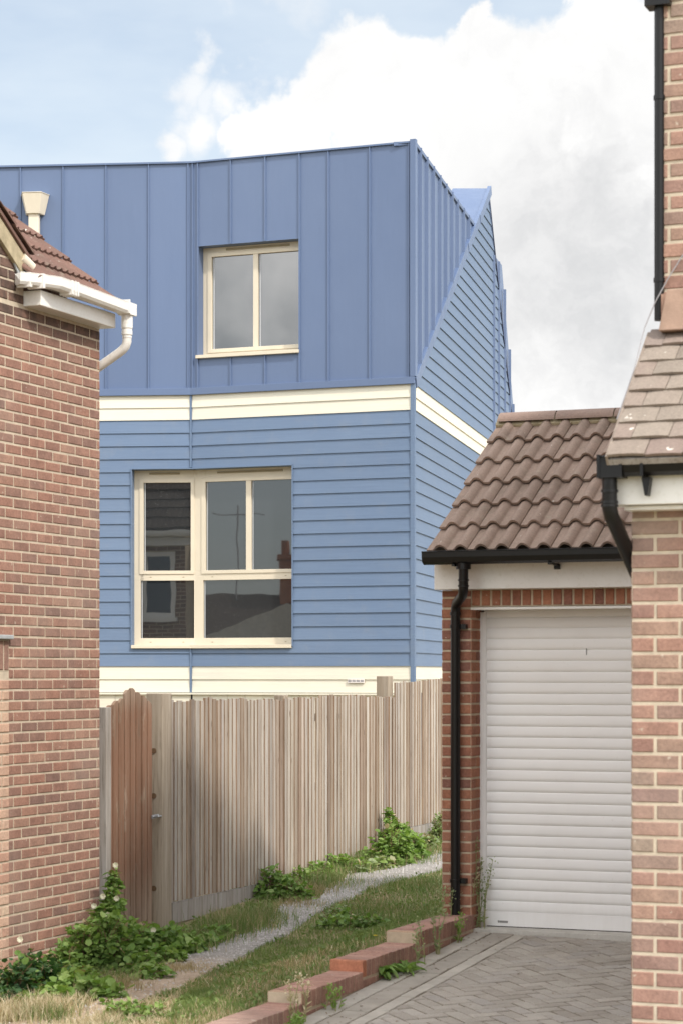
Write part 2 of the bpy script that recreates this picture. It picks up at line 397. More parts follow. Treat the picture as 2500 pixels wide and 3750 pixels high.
def fpath(t, p, pos, isl, o):
    y = t.n('ShaderNodeSeparateXYZ', ins={0: pos}).outputs[1]
    n1 = t.noise(pos, 2.5, 6, .6); n2 = t.noise(pos, 45, 5, .7); n3 = t.noise(pos, 9, 5, .6)
    f = t.map(t.m('ADD', y, t.m('MULTIPLY', n1, 2.4)), 16.4, 18.0)
    c = t.mix(f, rgb(.43, .345, .265), rgb(.315, .30, .285))
    c = t.mul(c, t.ramp(n2, [(.25, (.6, .58, .55)), (.5, (1, 1, 1)), (.75, (1.3, 1.3, 1.32))]))
    c = t.mul(c, t.ramp(n3, [(.3, (.8, .78, .75)), (.7, (1.1, 1.1, 1.1))]))
    t.set(p.inputs['Base Color'], c); bump(t, p, n2, .9, .015)
M['path'] = mat('gravel_and_dirt', fpath, rough=.95, spec=.15)
M['stone'] = m_plain('path_stone', (.42, .40, .38), .9, .3, 30)
def fpaver(t, p, pos, isl, o):
    c = t.ramp(isl, br((.34, .31, .275), (.39, .36, .32), (.315, .285, .25), (.41, .375, .335), (.35, .325, .30)))
    n2 = t.noise(pos, 80, 5, .65); n1 = t.noise(pos, 2.2, 5, .6)
    c = t.mul(c, t.ramp(n2, [(.3, (.84, .84, .83)), (.7, (1.12, 1.12, 1.12))]))
    c = t.mul(c, t.ramp(n1, [(.3, (.85, .84, .82)), (.7, (1.08, 1.08, 1.08))]))
    t.set(p.inputs['Base Color'], c); bump(t, p, n2, .5, .004)
M['paver'] = mat('grey_block_paving', fpaver, rough=.88, spec=.25)
M['paver_pale'] = m_plain('pale_block_paving', (.405, .375, .33), .9, .14, 6, .4, .2, (.34, .30, .24))
M['paver_dark'] = m_plain('brown_block_paving', (.33, .30, .26), .9, .14, 6, .4, .2)
M['joint'] = m_plain('mossy_joint', (.115, .09, .06), .95, .3, 15, .6, .1)

# ------------------------------------------------------------------ frames
G0 = (.910, 15.77)                      # garage front plane, right edge of its pier
FG = Fr(G0, A, -B)
FLN = Vector((-1.427, 18.0, 0))         # fence line start (post)
FF = Fr((-1.427, 18.0), B, A)           # fence frame: s runs away from camera, outward = to the path
BEND = (-1.944, 29.135)
FRR = Fr(BEND, A, -B)                   # blue front, right section (0 .. CS)
a55 = R(5.5)
FL = Fr(BEND, (math.cos(a55), -math.sin(a55), 0), (-math.sin(a55), -math.cos(a55), 0))
CS = FRR.S(1512)
COR = FRR.p(CS, 0, 0)
SD = Vector((.2037, 1, 0)).normalized()
FS = Fr((COR.x, COR.y), SD, (SD.y, -SD.x, 0))   # blue side
HC = (-1.824, 16.9)
FH = Fr(HC, B, A)                       # left house wall: s<=0 toward camera, outward A
NH = (1.306, 10.08)
FN = Fr(NH, A, -B)                      # right house porch front
MH = (1.509, 10.54)
FM = Fr(MH, A, -B)                      # right house main front

# ------------------------------------------------------------------ ground heights
def lerp(tab, y):
    if y <= tab[0][0]: return tab[0][1]
    for (a, za), (b, zb) in zip(tab, tab[1:]):
        if y <= b: return za + (zb - za) * (y - a) / (b - a)
    return tab[-1][1]
def zd(y): return lerp([(0, -2.2), (8, -2.15), (12, -2.03), (13, -1.98), (14, -1.925), (15, -1.865), (15.9, -1.815), (18, -1.80)], y)
def zl(y): return lerp([(0, -2.2), (10, -2.12), (14, -2.10), (17, -2.09), (18, -2.06), (20, -1.95), (24, -1.70), (28, -1.6), (60, -1.6)], y)
def ze(y): return lerp([(0, -2.2), (8, -2.14), (11, -2.0), (12, -1.995), (12.9, -1.935), (13.8, -1.872), (14.7, -1.805), (15.8, -1.75), (18, -1.72), (21, -1.71), (24, -1.66), (28, -1.6), (60, -1.6)], y)
def offA(x, y): return (x - .493) * A.x + (y - 14.7) * A.y
def zg(x, y):
    o = offA(x, y)
    if o > -.08 and y < 16.1: return zd(y) - .16
    k = min(1, max(0, (-o - .2) / 1.4)); k = k * k * (3 - 2 * k)
    return ze(y) + (zl(y) - ze(y)) * k + .012 * noise.noise(Vector((x * 2, y * 2, 0)))
def gh(u, v):
    r = ray(u, v); y = 9.0
    while y < 60:
        if r.z * y <= zg(r.x * y, y): break
        y += .01
    return Vector((r.x * y, y, zg(r.x * y, y)))

# ground sheet
xs = [-400, -150, -60, -25, -12, -8, -6] + [-5 + .1 * i for i in range(91)] + [5, 7, 12, 25, 60, 150, 400]
ys = [-400, -150, -60, -25, -10, 0, 4, 8, 10] + [11 + .1 * i for i in range(151)] + [27, 29, 33, 40, 60, 120, 300, 900]
mb = MB()
mb.raw([(x, y, zg(x, y)) for y in ys for x in xs],
       [(j * len(xs) + i, j * len(xs) + i + 1, (j + 1) * len(xs) + i + 1, (j + 1) * len(xs) + i) for j in range(len(ys) - 1) for i in range(len(xs) - 1)], 0, True)
tag(mb.build('ground', M['soil']), kind='structure')

# path
up = [(1660, 3105), (1620, 3118), (1459, 3178), (1286, 3204), (1204, 3258), (1178, 3290), (1051, 3311), (1004, 3339), (938, 3405), (841, 3441), (657, 3518), (524, 3585), (422, 3640), (300, 3690), (100, 3740), (-100, 3790)]
lo = [(1680, 3170), (1620, 3180), (1459, 3226), (1357, 3252), (1270, 3293), (1153, 3352), (1051, 3428), (1024, 3434), (938, 3480), (841, 3530), (734, 3582), (606, 3642), (468, 3694), (331, 3745), (120, 3800), (-100, 3850)]
UP = [gh(*p) for p in up]; LO = [gh(*p) for p in lo]
mb = MB(); N = 7
rows = []
for i in range(len(UP) - 1):
    for j in range(12):
        k = j / 12
        a = UP[i].lerp(UP[i + 1], k); b = LO[i].lerp(LO[i + 1], k)
        ja = .12 * noise.noise(Vector((a.x * 4, a.y * 4, 1))); jb = .12 * noise.noise(Vector((b.x * 4, b.y * 4, 5)))
        d = (b - a).normalized()
        a = a + d * (ja - .03); b = b + d * (jb + .03)
        rows.append([a.lerp(b, q / N) for q in range(N + 1)])
mb.raw([(p.x, p.y, zg(p.x, p.y) + .006 + (.012 if 0 < q < N else -.004)) for r in rows for q, p in enumerate(r)],
       [(i * (N + 1) + q, (i + 1) * (N + 1) + q, (i + 1) * (N + 1) + q + 1, i * (N + 1) + q + 1) for i in range(len(rows) - 1) for q in range(N)], 0, True)
tag(mb.build('path', M['path']), kind='structure')
PATH = rows
mb = MB()
for _ in range(2600):
    r = random.choice(rows); p = r[0].lerp(r[-1], random.random())
    if p.y < 15.5 and random.random() < .75: continue
    s = random.uniform(.005, .016); z = zg(p.x, p.y) + .018
    vs = [Vector((p.x + random.uniform(.6, 1) * s * x, p.y + random.uniform(.6, 1) * s * y, z + s * .6 * w)) for x, y, w in ((1, 0, 0), (0, 1, 0), (-1, 0, 0), (0, -1, 0), (0, 0, 1))]
    mb.raw(vs, [(0, 1, 4), (1, 2, 4), (2, 3, 4), (3, 0, 4)])
tag(mb.build('gravel', M['stone']), kind='stuff', label='loose grey gravel stones scattered over the footpath', cat='gravel')

# driveway of block paving -------------------------------------------------
mb = MB()
DL = Vector((.493, 14.7, 0))
def dp(a, b, dz=0):
    q = DL + A * a + B * b; return Vector((q.x, q.y, zd(q.y) + dz))
def slabpoly(mb, pts, m, h=0.0, th=.03, c=.004):
    n = len(pts); cx = sum(p[0] for p in pts) / n; cy = sum(p[1] for p in pts) / n
    def sh(p, d):
        l = math.hypot(p[0] - cx, p[1] - cy); k = (l - d) / l; return (cx + (p[0] - cx) * k, cy + (p[1] - cy) * k)
    top = [dp(*sh(p, c * 1.4), h) for p in pts]; mid = [dp(*p, h - c) for p in pts]; bot = [dp(*p, h - th) for p in pts]
    mb.raw(top + mid + bot, [tuple(range(n))] + [(n + i, n + (i + 1) % n, (i + 1) % n, i) for i in range(n)] + [(2 * n + i, 2 * n + (i + 1) % n, n + (i + 1) % n, n + i) for i in range(n)], m)
g = .0055
B1 = 1.30; BMIN = -5.5
def course(a0, a1, ln, m, b1=B1, b0=BMIN):
    b = b1
    while b > b0:
        slabpoly(mb, [(a0 + g, b - ln + g), (a1 - g, b - ln + g), (a1 - g, b - g), (a0 + g, b - g)], m, random.uniform(-.002, .002)); b -= ln
course(.0, .135, .21, 1); course(.135, .30, .21, 2); course(.30, .40, .21, 1, 1.17)
# threshold courses by the door
for a0 in [(.40 + .2 * i) for i in range(16)]:
    slabpoly(mb, [(a0 + g, 1.17 + g - .0), (a0 + .2 - g, 1.17 + g), (a0 + .2 - g, 1.26), (a0 + g, 1.26)], 1)
for a0 in [(.30 + .1 * i) for i in range(32)]:
    slabpoly(mb, [(a0 + g, 1.265), (a0 + .1 - g, 1.265), (a0 + .1 - g, 1.46), (a0 + g, 1.46)], 1, random.uniform(-.002, .002))
def clip(poly, f):
    out = []
    for i in range(len(poly)):
        p, q = poly[i], poly[(i + 1) % len(poly)]; dp_, dq = f(p), f(q)
        if dp_ >= 0: out.append(p)
        if dp_ * dq < 0:
            k = dp_ / (dp_ - dq); out.append((p[0] + (q[0] - p[0]) * k, p[1] + (q[1] - p[1]) * k))
    return out
c45 = math.sqrt(.5)
for i in range(-80, 80):
    for j in range(-80, 80):
        # herringbone: cell pairs
        if (i - j) % 4 not in (0, 2): pass
        x0, y0 = i * .1, j * .1
        k = (i - j) % 4
        if k == 0: rect = (x0, y0, x0 + .2, y0 + .1)
        elif k == 2 + 1: rect = (x0, y0, x0 + .1, y0 + .2)
        else: continue
        if k == 3:
            pass
        xa, ya, xb, yb = rect
        pts = [(xa + g, ya + g), (xb - g, ya + g), (xb - g, yb - g), (xa + g, yb - g)]
        pts = [((x - y) * c45 + 1.2, (x + y) * c45 - 2) for x, y in pts]
        pts = clip(pts, lambda p: p[0] - .404)
        if len(pts) < 3: continue
        pts = clip(pts, lambda p: 1.166 - p[1])
        if len(pts) < 3: continue
        cx = sum(p[0] for p in pts) / len(pts); cy = sum(p[1] for p in pts) / len(pts)
        if cx > 3.6 or cy < BMIN: continue
        ar = sum(pts[q][0] * pts[(q + 1) % len(pts)][1] - pts[(q + 1) % len(pts)][0] * pts[q][1] for q in range(len(pts))) / 2
        if ar < .0012: continue
        slabpoly(mb, pts, 0, random.uniform(-.0025, .0025))
# joint bed
bb = [BMIN + .25 * i for i in range(int((1.45 - BMIN) / .25) + 1)] + [1.47]
mb.raw([dp(a, b, -.006) for b in bb for a in (0.0, 3.7)], [(2 * i, 2 * i + 1, 2 * i + 3, 2 * i + 2) for i in range(len(bb) - 1)], 3)
tag(mb.build('driveway', [M['paver'], M['paver_pale'], M['paver_dark'], M['joint']]), kind='structure')
mb = MB()
mb.box(FG, .0, 3.2, -.32, -.03, -1.95, -1.803)
tag(mb.build('door_threshold', M['concrete'], bevel=.004), kind='structure')

# ------------------------------------------------------------------ bricks
def brick(mb, fr, s0, s1, z0, z1, o=.0, m=0, pr=.005, c=.004, jit=True):
    if jit:
        s0 += random.uniform(-.0015, .0015); s1 += random.uniform(-.0015, .0015); z0 += random.uniform(-.0012, .0012); z1 += random.uniform(-.0012, .0012); o += random.uniform(-.0015, .0015)
    s0 += .0015; s1 -= .003; z0 += .0015; z1 -= .003
    P = fr.p
    def ring(i, oo): return [P(s0 + i, oo, z0 + i), P(s1 - i, oo, z0 + i), P(s1 - i, oo, z1 - i), P(s0 + i, oo, z1 - i)]
    vs = ring(0, o - .012) + ring(0, o + pr - c) + ring(c, o + pr)
    fs = [(8, 9, 10, 11)]
    for b in (0, 4):
        for i in range(4): fs.append((b + i, b + (i + 1) % 4, b + 4 + (i + 1) % 4, b + 4 + i))
    mb.raw(vs, fs, m)
def bricks(mb, fr, s0, s1, z0, z1, holes=(), cl=None, m=0, o=0., shift=0., bl=.215, ln0=0, half_end=False):
    k = 0; z = z0
    while z + .04 < z1:
        zt = min(z + .065, z1); off = (.1125 if k % 2 else 0) + shift
        st = s0 - 1.0 + ((off) % .225) - .225; st = s0 + off - .225 * math.ceil(off / .225) - .0
        s = st
        while s < s1:
            a, b = max(s, s0), min(s + bl, s1)
            segs = [(a, b)]
            for (h0, h1, hz0, hz1) in holes:
                if z + .033 > hz0 and z + .033 < hz1:
                    ns = []
                    for (p, q) in segs:
                        if q <= h0 or p >= h1: ns.append((p, q)); continue
                        if p < h0: ns.append((p, h0))
                        if q > h1: ns.append((h1, q))
                    segs = ns
            for (p, q) in segs:
                if q - p > .02 and (cl is None or cl((p + q) / 2, (z + zt) / 2)):
                    brick(mb, fr, p, q, z, zt, o, m)
            s += .225
        z += .075; k += 1

# ------------------------------------------------------------------ LEFT HOUSE
lh = thing('brick_house', 'red brick house with white gutter and ribbed tiles, left of the brown gate', 'house', (HC[0], HC[1], -2.1))
ZE = 2.60
sE = -1.17         # where eave roof meets gable part (toward camera)
mb = MB()
mb.box(FH, -6, 0, -.3, 0, -2.3, ZE, 1)
bricks(mb, FH, -6, 0, -2.3 + .012, ZE, holes=[(-6, -1.345, -2.4, .24)])
# return wall at the far corner (faces the fence)
FHb = Fr(HC, -A, B)
mb.box(FHb, .3, 2.8, -.3, 0, -2.3, ZE, 1)
mb.box(FHb, 0.003, .3, -.29, 0, -2.3, ZE - .003, 1)
bricks(mb, FHb, 0, 2.8, -2.288, ZE, shift=.11)
# gable part rising near camera
gz = lambda s: 2.80 + (-1.14 - s) * .62
Pg = [FH.p(-4.5, 0, ZE), FH.p(sE + .03, 0, ZE), FH.p(sE + .03, 0, gz(sE)), FH.p(-4.5, 0, gz(-4.5))]
mb.prism(Pg, -A * .3, 1)
bricks(mb, FH, -4.5, sE + .05, ZE + .007, 5.5, cl=lambda s, z: z < gz(s) - .03 and s < sE - .02)
mb.prism([FH.p(-6, -.3, -2.3), FH.p(-6, -3.1, -2.3), FH.p(-6, -3.1, ZE), FH.p(-6, -.3, ZE)], B * .25, 1)
mb.prism([FH.p(-6, -3.1, -2.3), FH.p(0, -3.1, -2.3), FH.p(0, -3.1, ZE), FH.p(-6, -3.1, ZE)], A * .25, 1)
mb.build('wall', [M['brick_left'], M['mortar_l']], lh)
# infilled opening
mb = MB()
mb.box(FH, -6, -1.35, -.05, .004, -2.3, .012, 1)
bricks(mb, FH, -6, -1.352, -2.288, .0, o=.006, shift=.06)
mb.build('infill_panel', [M['brick_infill'], M['mortar_l']], lh)
mb = MB(); s = -1.355
mb.box(FH, -6, -1.35, -.05, .004, .014, .232, 1)
while s > -4: brick(mb, FH, s - .062, s, .02, .226, .006); s -= .075
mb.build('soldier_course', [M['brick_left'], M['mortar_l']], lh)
mb = MB(); mb.box(FH, -6, -1.345, -.02, .045, .236, .266)
mb.build('drip_strip', M['lead'], lh, .006)
# roof: eave along B, slope up towards -A
def tiles(mb, E, a, upv, nrm, n_t, rows, gauge, tw, prof, nseg, thick=.022, lift=.03, m=0, stag=0., cull=None, lip_m=None, jit=.002):
    a = Vector(a); upv = Vector(upv); nrm = Vector(nrm)
    for r in range(rows):
        for k in range(-1 if stag else 0, n_t):
            x0 = k * tw + (stag * (r % 2)); x1 = x0 + tw - .003
            x0c, x1c = max(0, x0), min(x1, n_t * tw)
            if x1c - x0c < .01: continue
            if cull and not cull((x0c + x1c) / 2, r): continue
            j = random.uniform(-jit, jit); j2 = random.uniform(-jit, jit)
            lo_t, lo_b, hi_t = [], [], []
            for i in range(nseg + 1):
                q = i / nseg; x = x0c + (x1c - x0c) * q; h = prof((x - x0) / tw)
                base = E + a * x
                lo_t.append(base + upv * (r * gauge + j2) + nrm * (lift + h + j))
                lo_b.append(base + upv * (r * gauge + j2 + .001) + nrm * (lift + h - thick + j))
                hi_t.append(base + upv * ((r + 1) * gauge + .03) + nrm * (h * .96 + .002))
            n = nseg + 1; vs = lo_t + lo_b + hi_t; fs = []
            for i in range(nseg):
                fs.append((i, i + 1, 2 * n + i + 1, 2 * n + i)); fs.append((n + i, n + i + 1, i + 1, i))
            fs.append((n, 0, 2 * n)); fs.append((n - 1, 2 * n - 1, 3 * n - 1))
            mb.raw(vs, fs, m)
def rib(q):
    x = (q * 3) % 1.0
    return .018 * max(0, math.sin(math.pi * min(1, x / .55))) if x < .55 else 0.0
pit = R(38.5); upv = -A * math.cos(pit) + Z * math.sin(pit); nrm = A * math.sin(pit) + Z * math.cos(pit)
E = FH.p(-1.49, .15, ZE + .155)
mb = MB(); tiles(mb, E, B, upv, nrm, 6, 6, .30, .27, rib, 24, cull=lambda x, r: x > .27 or r > 0)
mb.prism([E + B * .3 - nrm * .01, E + B * 1.60 - nrm * .01, E + B * 1.60 + upv * 1.8 - nrm * .01, E + B * .3 + upv * 1.8 - nrm * .01], -nrm * .03, 1)
rf = mb.build('roof', [M['tile_left'], M['wood_grey']], lh)
mb = MB()   # hidden rear slope
top = E + upv * 1.8
up2 = -A * math.cos(pit) - Z * math.sin(pit); nr2 = -A * math.sin(pit) + Z * math.cos(pit)
tiles(mb, top + up2 * 1.9, B, -up2, nr2, 6, 6, .30, .27, rib, 6)
mb.prism([top, top + B * 1.60, top + B * 1.60 + up2 * 1.9, top + up2 * 1.9], -nr2 * .03)
mb.prism([FHb.p(0, -.15, ZE), FHb.p(2.8, -.15, ZE), FHb.p(1.25, -.15, ZE + 1.2)], B * .1)
mb.build('rear_slope', M['tile_left'], rf)
# near gable roof with verge
mb = MB()
ag = math.atan(.62); g0 = Vector(FH.p(sE + .06, .05, gz(sE + .06) + .17)); gd = (-B * math.cos(ag) + Z * math.sin(ag))
gn = (B * math.sin(ag) + Z * math.cos(ag))
tiles(mb, g0 - A * 3.0, A, gd, gn, 11, 12, .30, .275, rib, 12)
mb.prism([g0 - gn * .01, g0 + gd * 3.7 - gn * .01, g0 + gd * 3.7 - A * 3 - gn * .01, g0 - A * 3 - gn * .01], -gn * .025)
mb.build('gable_roof', M['tile_left'], lh)
mb = MB()
bq = lambda s, dz: FH.p(s, .004, gz(s) + dz)
mb.prism([bq(sE - .0, -.03), bq(sE + .04, .12), bq(-4.5, .12), bq(-4.5, -.01)], A * .03)
mb.build('bargeboard', M['mossy'], lh, .004)
mb = MB()
q0 = FH.hit(40, 905); q1 = FH.hit(75, 960)
e0, e1 = FH.hit(44, 912, .06), FH.hit(82, 1000, .08)
mb.tube([FH.p(sE - .03, .02, ZE + .33), FH.p(sE + .06, .05, ZE + .27)], .038, 10)
mb.build('verge_end_cap', M['creambox'], lh)
mb = MB()
pts = [FH.hit(u, v, .012) for u, v in ((44, 935), (60, 955), (76, 985), (98, 1023), (84, 1024), (68, 1012), (56, 985), (48, 960))]
mb.prism([FH.p(s, .012, z) for s, z in pts], A * .012)
mb.build('lead_flashing', M['lead'], lh)
mb = MB()
pts = [FH.hit(u, v, -.02) for u, v in ((62, 945), (80, 960), (112, 985), (146, 1014), (146, 1030), (96, 1030), (74, 985))]
mb.prism([FH.p(s, -.02, z) for s, z in pts], A * .05)
mb.build('mortar_fillet', M['mossy'], lh, .006)
mb = MB(); mb.box(FH, -1.13, 0.005, -.05, .135, ZE - .004, ZE + .105)
mb.build('soffit_box', M['white'], lh, .006)
# gutter
def gutter(fr_pts, r, mb, m=0, square=False):
    # trough following points (path), outward profile
    pts = [Vector(p) for p in fr_pts]
    prof = [(-1, .95), (-.97, .1), (-.72, -.62), (0, -.95), (.72, -.62), (.97, .1), (1.0, .85), (1.12, .95), (.9, 1.0), (.88, .2), (.6, -.5), (0, -.78), (-.6, -.5), (-.88, .2), (-.9, .98)]
    if square: prof = [(-1, .9), (-1, -.45), (-.7, -.85), (.7, -.85), (1.0, -.4), (1.06, .8), (1.12, .95), (.92, .95), (.9, -.35), (.6, -.7), (-.6, -.7), (-.9, -.4), (-.9, .92)]
    n = len(prof); rings = []
    for i, p in enumerate(pts):
        d = ((pts[min(i + 1, len(pts) - 1)] - p).normalized() + (p - pts[max(i - 1, 0)]).normalized()).normalized()
        x = d.cross(Z).normalized()
        d0 = (pts[min(i + 1, len(pts) - 1)] - pts[max(i - 1, 0)]).normalized()
        k = 1.0 if i in (0, len(pts) - 1) else 1 / max(.5, x.dot((pts[i + 1] - p).normalized().cross(Z).normalized()))
        rings.append([p + x * a * r * k + Z * b * r for a, b in prof])
    vs = [q for rg in rings for q in rg]; fs = []
    for i in range(len(pts) - 1):
        for k in range(n):
            a = i * n + k; b = i * n + (k + 1) % n; fs.append((a, a + n, b + n, b))
    mb.raw(vs, fs, m)
    mb.face([p for p in rings[0][:9]], m); mb.face([p for p in reversed(rings[-1][:9])], m)
mb = MB()
zgut = ZE + .15
gp = [FH.p(-1.30, .045, zgut + .01), FH.p(-1.20, .12, zgut + .01), FH.p(-1.02, .20, zgut + .01), FH.p(-.9, .20, zgut + .008), FH.p(.13, .20, zgut - .012)]
gutter(gp, .047, mb, square=True)
for s_ in (-1.27, -1.19): mb.box(FH, s_, s_ + .03, .0 + .02 if s_ < -1.25 else .06, .13 if s_ < -1.25 else .19, zgut - .045, zgut + .058)
for s_ in (-.84, -.80, .0, -.885): mb.box(FH, s_, s_ + .014, .148, .256, zgut - .048, zgut + .056)
mb.box(FH, .015, .12, .150, .255, zgut - .055, zgut + .036)
gt = mb.build('gutter', M['white'], lh, .004)
mb = MB()
dn = FH.p(.065, .20, 0)
zz = zgut - .05
mb.tube([dn + Z * (zz), dn + Z * (zz - .10)], .043, 16); mb.tube([dn + Z * (zz - .09), dn + Z * (zz - .135)], .038, 16)
bend = [dn + Z * (zz - .12), dn + Z * (zz - .20), dn + Z * (zz - .235) - A * .012, dn + Z * (zz - .262) - A * .04, dn + Z * (zz - .285) - A * .075, dn - A * .36 + Z * (zz - .45), dn - A * .385 + Z * (zz - .48), dn - A * .39 + Z * (zz - .55), dn - A * .39 - Z * 2.0 - Z * (-zz) * 0 - Z * 2]
mb.tube(bend, .034, 16)
mb.tube([dn + Z * (zz - .118), dn + Z * (zz - .15)], .041, 16)
mb.tube([dn + Z * (zz - .16), dn + Z * (zz - .172)], .037, 16)
mb.build('downpipe', M['white'], lh)

# ------------------------------------------------------------------ BLUE BUILDING
bb_ = thing('blue_building', 'angular blue building with cream bands, standing seam metal upper storey and lapped boards', 'building', (COR.x, COR.y, -1.6))
ZT, ZM, Zc, Z0 = 6.64, 3.70, 3.294, .089
ga = (Zc - Z0) / 19
WL0, WL1 = FL.S(485), FRR.S(1072)                     # lower window
WZ1 = FRR.z(1072, 1707); WZ0 = FRR.z(1072, 2363)
WZ1 = (WZ1 + FL.z(482, 1717)) / 2; WZ0 = (WZ0 + FL.z(485, 2367)) / 2
US0, UZ0 = FRR.hit(727, 1305); US1, UZ1 = FRR.hit(1098, 876)
UZ1 = (UZ1 + FRR.z(727, 901)) / 2; UZ0 = (UZ0 + FRR.z(1098, 1285)) / 2
LX = -9.0
def lap(mb, fr, z0, z1, rng, m, zlo=None, zhi=None):
    """board z0..z1; rng(z)->(s0,s1); zlo/zhi sub-slice"""
    zl_, zh_ = (z0 if zlo is None else zlo), (z1 if zhi is None else zhi)
    o = lambda z: .022 - .015 * (z - z0) / (z1 - z0)
    a0, b0 = rng(zl_); a1, b1 = rng(zh_)
    if b0 - a0 < .005 and b1 - a1 < .005: return
    P = fr.p
    vs = [P(a0, o(zl_), zl_), P(b0, o(zl_), zl_), P(b1, o(zh_), zh_), P(a1, o(zh_), zh_), P(a0, .0, zl_), P(b0, 0, zl_), P(b1, 0, zh_), P(a1, 0, zh_)]
    mb.raw(vs, [(0, 1, 2, 3), (4, 5, 1, 0), (3, 2, 6, 7), (1, 5, 6, 2), (4, 0, 3, 7)], m)
def boards(mb, fr, s0, s1, zb, n, gg, m, hole=None):
    for k in range(n):
        z0 = zb + k * gg; z1 = z0 + gg
        if not hole: lap(mb, fr, z0, z1, lambda z: (s0, s1), m); continue
        h0, h1, hz0, hz1 = hole; cuts = [z0] + [c for c in (hz0, hz1) if z0 < c < z1] + [z1]
        for za, zc in zip(cuts, cuts[1:]):
            if hz0 <= (za + zc) / 2 <= hz1:
                if h0 > s0: lap(mb, fr, z0, z1, lambda z: (s0, h0), m, za, zc)
                if h1 < s1: lap(mb, fr, z0, z1, lambda z: (h1, s1), m, za, zc)
            else: lap(mb, fr, z0, z1, lambda z: (s0, s1), m, za, zc)
eps = .014
mb = MB()
boards(mb, FRR, eps, CS - .03, Z0, 19, ga, 0, (0, WL1 + .012, WZ0, WZ1 + .012))
boards(mb, FL, LX, -eps, Z0, 19, ga, 0, (WL0 - .012, 0, WZ0, WZ1 + .012))
mb.build('cladding', M['blue'], bb_)
mb = MB()
cb = (ZM - .085 - Zc) / 2
for z in (Zc, Zc + cb):
    lap(mb, FRR, z, z + cb, lambda q: (eps, CS - .03), 0); lap(mb, FL, z, z + cb, lambda q: (LX, -eps), 0)
mb.build('cream_band', M['cream'], bb_); mb = MB()
for z in (Z0 - ga, Z0 - 2 * ga):
    lap(mb, FRR, z, z + ga, lambda q: (eps, CS - .03), 0); lap(mb, FL, z, z + ga, lambda q: (LX, -eps), 0)
zc = Z0 - 2 * ga
ml = MB(); ml.box(FRR, .02, CS + .01, 0, .05, zc - .03, zc - .006); ml.box(FL, LX, -.0, 0, .05, zc - .03, zc - .006); ml.build('ledge', M['cream'], bb_)
mb.build('cream_band', M['cream'], bb_); mb = MB()
# vertical base boards
s = 0.02
while s < CS: mb.box(FRR, s, min(s + .245, CS), -.01, .012, -2.2, zc - .032); s += .25
s = -.01
while s > LX: mb.box(FL, s - .245, s, -.01, .012, -2.2, zc - .032); s -= .25
mb.build('base_cladding', M['cream'], bb_)
# side boards
sx = lambda u, v: FS.hit(u, v)
D0 = (0.02, 3.62); AP = sx(1782, 709); AP = (AP[0], AP[1]); RG = sx(1865, 1506)
def diag(z): return D0[0] + (z - D0[1]) / (AP[1] - D0[1]) * (AP[0] - D0[0])
def right(z): return AP[0] + (AP[1] - z) / (AP[1] - RG[1]) * (RG[0] - AP[0])
mb = MB(); mc = MB()
k = 0; z = Z0 - 2 * ga
while z < AP[1] - .05:
    if z < Z0 - .01 or Zc - .01 < z < ZM - .1: tgt = mc
    else: tgt = mb
    step = cb if Zc - .01 < z < ZM - .1 else ga
    def rng(q):
        a = .012 if q < D0[1] else diag(q) + .05
        b = right(q) if q > 2.0 else right(2.0)
        return (a, max(a, b))
    lap(tgt, FS, z, min(z + step, AP[1] - .02), rng, 0); z += step
mb.build('side_cladding', M['blue_side'], bb_); mc.build('side_cream_band', M['cream_side'], bb_)
# body (solid core)
mb = MB()
poly = [FL.p(LX, -.26, -2.2), FL.p(.03, -.26, -2.2), FRR.p(CS - .28, -.26, -2.2), FS.p(4.6, -.26, -2.2), FS.p(10, -.26, -2.2), FS.p(10, -9, -2.2), FL.p(LX, -10, -2.2)]
mb.prism([p + Z * 0 for p in poly], Z * (ZT + 2.1))
mb.prism([FS.p(.2, 0, -2.2), FS.p(right(2.), 0, -2.2), FS.p(right(4.3), 0, 4.3), FS.p(AP[0], 0, AP[1]), FS.p(diag(ZT), 0, ZT), FS.p(0.2, 0, D0[1])], FS.n * -.1)
mb.build('core_wall', M['navy'], bb_)
# metal skin
mb = MB(); ms = MB()
def strip(fr, s0, s1, z0, z1, hole=None):
    def q(a, b, c, d):
        if b > a and d > c: mb.face([fr.p(a, .004, c), fr.p(b, .004, c), fr.p(b, .004, d), fr.p(a, .004, d)])
    if hole and s0 < hole[1] - .01 and s1 > hole[0] + .01:
        q(s0, s1, z0, hole[2]); q(s0, s1, hole[3], z1)
    else: q(s0, s1, z0, z1)
def seam(fr, s, z0, z1, w=.007, d=.026):
    P = fr.p
    ms.raw([P(s - w * 1.5, .003, z0), P(s - w, d, z0), P(s + w, d, z0), P(s + w * 1.5, .003, z0), P(s - w * 1.5, .003, z1), P(s - w, d, z1), P(s + w, d, z1), P(s + w * 1.5, .003, z1)],
           [(0, 1, 5, 4), (1, 2, 6, 5), (2, 3, 7, 6), (4, 5, 6, 7), (3, 2, 1, 0)]); ms.mark()
hole = (US0, US1, UZ0, UZ1)
sR = [FRR.S(u) for u in (727, 847, 973, 1098.5, 1204, 1354)]
cuts = [.0] + sR + [CS]
for a, b in zip(cuts, cuts[1:]): strip(FRR, a, b, ZM, ZT, hole)
for i, s in enumerate(sR):
    if i in (1, 2): seam(FRR, s, ZM, UZ0 - .02); seam(FRR, s, UZ1 + .002, ZT)
    else: seam(FRR, s, ZM, ZT)
seam(FRR, .02, ZM, ZT); seam(FRR, CS - .05, ZM, ZT, .006, .03)
sL = [FL.S(u) for u in (546, 390, 233, 77, -80, -240, -400)]
cuts = [0] + sL + [LX]
for a, b in zip(cuts, cuts[1:]): strip(FL, b, a, ZM, ZT)
for s in sL: seam(FL, s, ZM, ZT)
seam(FL, -.045, ZM, ZT)
